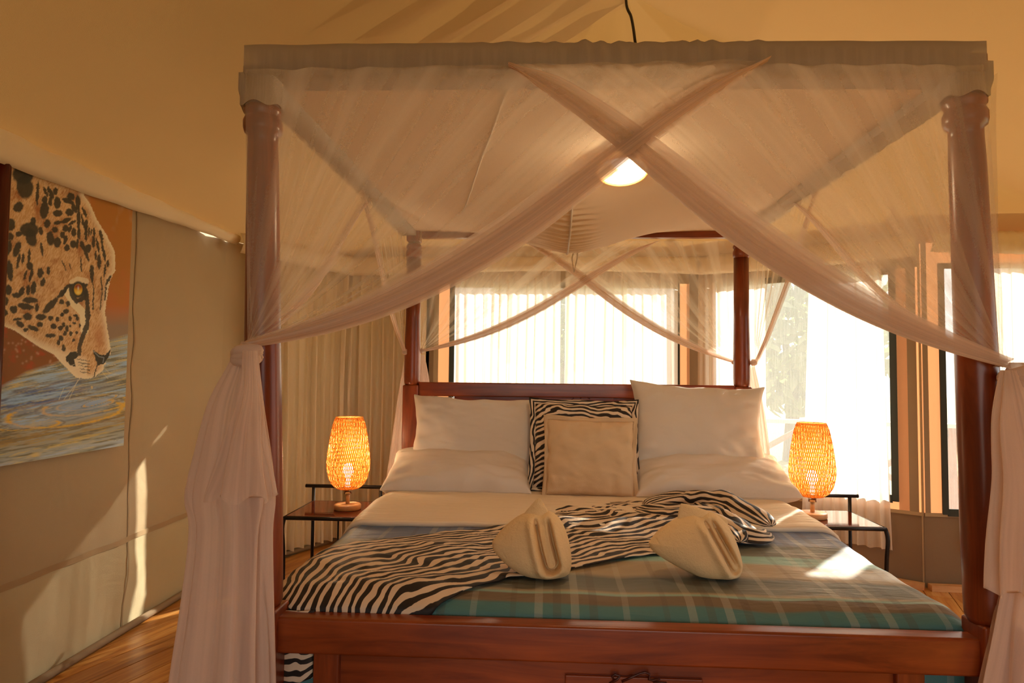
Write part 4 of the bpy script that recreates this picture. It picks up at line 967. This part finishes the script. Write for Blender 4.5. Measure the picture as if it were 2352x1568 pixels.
for pl in ([(640, 740), (590, 860)], [(800, 650), (640, 860)], [(780, 660), (690, 860)], [(1040, 540), (1100, 600), (1190, 610)], [(1050, 500), (1110, 520), (1160, 510)], [(850, 460), (780, 540), (700, 580)], [(830, 440), (760, 500), (700, 525)], [(1020, 580), (1080, 650)]):
    C = mix(C, L3((240, 218, 170)), np.clip(.9-dseg(A2(pl), ax, ay), 0, 1)*.8)
C = mix(C, L3((210, 180, 120)), np.clip(2.6-dseg(A2([(918, 730), (920, 745)]), ax, ay), 0, 1))
C = mix(C, L3((70, 60, 60)), np.clip(.8-dseg(A2([(1140, 1268), (1155, 1255), (1170, 1268), (1185, 1256)]), ax, ay), 0, 1)*.7)
me = bpy.data.meshes.new('painted_canvas')
w_ = NY+1; idx = np.arange((NY)*(NZ_)); jj, ii = idx//NY, idx % NY; a = jj*w_+ii
faces = np.stack([a, a+w_, a+w_+1, a+1], 1)
me.vertices.add(w_*(NZ_+1)); me.vertices.foreach_set('co', np.stack([np.full(YY.size, PX), YY.ravel(), ZZ.ravel()], 1).ravel())
me.loops.add(faces.size); me.loops.foreach_set('vertex_index', faces.ravel()); me.polygons.add(len(faces)); me.polygons.foreach_set('loop_start', np.arange(0, faces.size, 4)); me.update(calc_edges=True)
ca = me.color_attributes.new('paint', 'FLOAT_COLOR', 'POINT'); ca.data.foreach_set('color', np.concatenate([np.clip(C*np.array([1.05, 1.25, 1.5]), 0, 1), np.ones((len(C), 1))], 1).ravel())
n = NT('oil_paint'); at = n.n('ShaderNodeAttribute'); at.attribute_name = 'paint'; me.materials.append(n.done(n.bsdf(at.outputs[0], .6, spec=.3, normal=n.bump(n.noise(n.coord('Object'), 500, 2), .15, .002))))
pt = thing('painting', 'unframed canvas painting of a cheetah head drinking from rippling water', 'painting', (PX, 2.73, z0p))
o = bpy.data.objects.new('painted_canvas', me); COL.objects.link(o); o.parent = pt; o.matrix_parent_inverse = pt.matrix_basis.inverted()
MB().box((PX-.014, (y0p+y1p)/2, (z0p+z1p)/2), (.026, y1p-y0p, z1p-z0p)).build('stretcher', M['linen'], pt, False)
tag(MB().tube([(-2.012, y0p-.035, 0), (-2.012, y0p-.035, 2.2)], .030, 16).build('tent_pole', M['wood_dark'], None), 'dark red wooden tent pole at the left edge of the painting', 'pole')

# rug with fringe at the foot of the bed
rc = P(408, 1562, Z=0)
n = NT('rug_pile'); c = n.mixc(n.noise(n.coord('Object'), 60, 3), lin((96, 74, 50)), lin((150, 122, 88))); M['rug'] = n.done(n.bsdf(c, .95))
rg = thing('rug', 'brown fringed rug on the floor by the foot of the bed', 'rug', (rc[0]+.9, rc[1]-.4, .0))
MB().box((rc[0]+1.05, rc[1]-.45, .008), (2.0, .84, .014)).build('pile', M['rug'], rg)
fb = MB()
for k in range(150):
    y = rc[1]-.86+k*.0056; fb.tube([(rc[0]+.05, y, .012), (rc[0]+.02, y+R0.uniform(-.006, .006), .012), (rc[0]-.012, y+R0.uniform(-.012, .012), .004)], .0018, 4)
fb.build('fringe', M['rug'], rg)['kind'] = 'stuff'

# ================================================================== OUTSIDE
n = NT('ground_grass'); c = n.mixc(n.noise(n.coord('Object'), 3, 4), lin((96, 104, 52)), lin((160, 146, 90))); M['ground'] = n.done(n.bsdf(c, .95))
gd = MB().box((0, 15, -.6), (90, 90, .1)).build('ground', M['ground'], None, False); struct(gd, 'dry grass around the tent')
dk = sempty('deck', 'timber deck outside the windows'); 
for k in range(14): MB().box((.8, 5.14+.155*k, -.04), (8.4, .15, .03)).build('deck_board', M['pale_wood'], dk, False)
for k in range(8): MB().box((3.0+.16*k, 4.6, -.04), (.15, 1.0, .03)) if False else None
M['rail_white'] = m_plain('white_rail', lin((230, 226, 214)), .5); M['rail_red'] = m_wood('rail_wood', lin((150, 80, 44)), lin((190, 110, 64)), 'x', .5)
ra = thing('deck_railing', 'wooden deck railing with cross braces outside the right window', 'railing', (2.2, 6.3, 0))
a = np.array([-2.2, 7.2]); b = np.array([4.6, 5.6])
Lr = np.linalg.norm(b-a); an = math.atan2(b[1]-a[1], b[0]-a[0]); Rm = Matrix.Rotation(an, 3, 'Z'); mid = (a+b)/2
MB().box((mid[0], mid[1], .86), (Lr, .09, .035), Rm).build('top_rail', M['rail_white'], ra, False)
MB().box((mid[0], mid[1], .08), (Lr, .05, .05), Rm).build('bottom_rail', M['rail_red'], ra, False)
for k in range(7):
    p = a+(b-a)*k/6; MB().box((p[0], p[1], .40), (.07, .07, .9), Rm).build('post', M['rail_red'], ra, False)
    if k < 6:
        q = a+(b-a)*(k+1)/6
        for z0, z1 in ((.1, .82), (.82, .1)): MB().tube([(p[0], p[1], z0), (q[0], q[1], z1)], .028, 6).build('brace', M['rail_red'], ra)
dk2 = MB().box((.8, 6.2, -.3), (8.6, 2.3, .46)).build('deck_skirt', M['rail_red'], dk, False)
# fly poles and a guy rope outside the sunlit canvas
for k, (x, y, lb) in enumerate(((2.52, 4.62, 'round outer tent pole close behind the right canvas wall'), (1.32, 5.3, 'round outer tent pole behind the rear right corner'))):
    tag(MB().tube([(x, y, -.02), (x, y, 2.6)], .035, 12).build('tent_pole', M['wood_dark'], None), lb, 'pole')
tag(MB().tube([(2.42, 4.5, 0), (2.44, 4.5, 2.6)], .010, 8).build('guy_rope', M['cord'], None), 'thin rope outside the right canvas wall', 'rope')
# trees
M['bark'] = m_wood('bark', lin((84, 66, 48)), lin((120, 98, 74)), 'z', .9)
n = NT('leaves'); oi = n.n('ShaderNodeObjectInfo'); c = n.mixc(n.noise(n.coord('Object'), 2.5, 3), lin((96, 106, 76)), lin((146, 152, 116))); M['leaf'] = n.done(n.mixs(.4, n.bsdf(c, .6), n.trans(lin((150, 170, 100)))))
def tree(x, y, h, r, seed, label):
    rn = random.Random(seed); e = thing('tree', label, 'tree', (x, y, -.55), 'trees beyond the deck')
    MB().tube([(x, y, -.55), (x+.1, y, h*.35), (x-.1, y+.1, h*.7)], [.16, .12, .06], 10).build('trunk', M['bark'], e)
    mb = MB()
    for k in range(2600):
        a = rn.uniform(0, 2*PI); cc = rn.uniform(-1, 1); rr_ = rn.uniform(.35, 1)**.5*r*(1+.25*nz(math.cos(a)*2+seed, math.sin(a)*2, cc*2))
        s = math.sqrt(1-cc*cc); p = Vector((x+rr_*s*math.cos(a), y+rr_*s*math.sin(a), h*.7+rr_*cc*.8))
        d1 = Vector((rn.uniform(-1, 1), rn.uniform(-1, 1), rn.uniform(-1, 1))).normalized(); d2 = d1.cross(Vector((rn.uniform(-1, 1), rn.uniform(-1, 1), rn.uniform(-1, 1)))).normalized(); l = rn.uniform(.16, .28)
        o_ = len(mb.v); mb.v += [tuple(p-d1*l), tuple(p+d2*l*.45), tuple(p+d1*l), tuple(p-d2*l*.45)]; mb.f.append((o_, o_+1, o_+2, o_+3))
    mb.build('foliage', M['leaf'], e, False)['kind'] = 'stuff'
tree(5.2, 14.5, 3.2, 2.1, 1, 'bushy tree seen through the open gap of the right window')
tree(.4, 21.0, 4.6, 2.4, 2, 'green tree seen through the slit between the rear curtains')
tree(9.9, 12.0, 3.0, 2.0, 3, 'bushy tree beyond the window behind the right front bedpost')
tree(-6.2, 16.0, 3.4, 2.0, 4, 'bushy tree behind the left rear curtains')
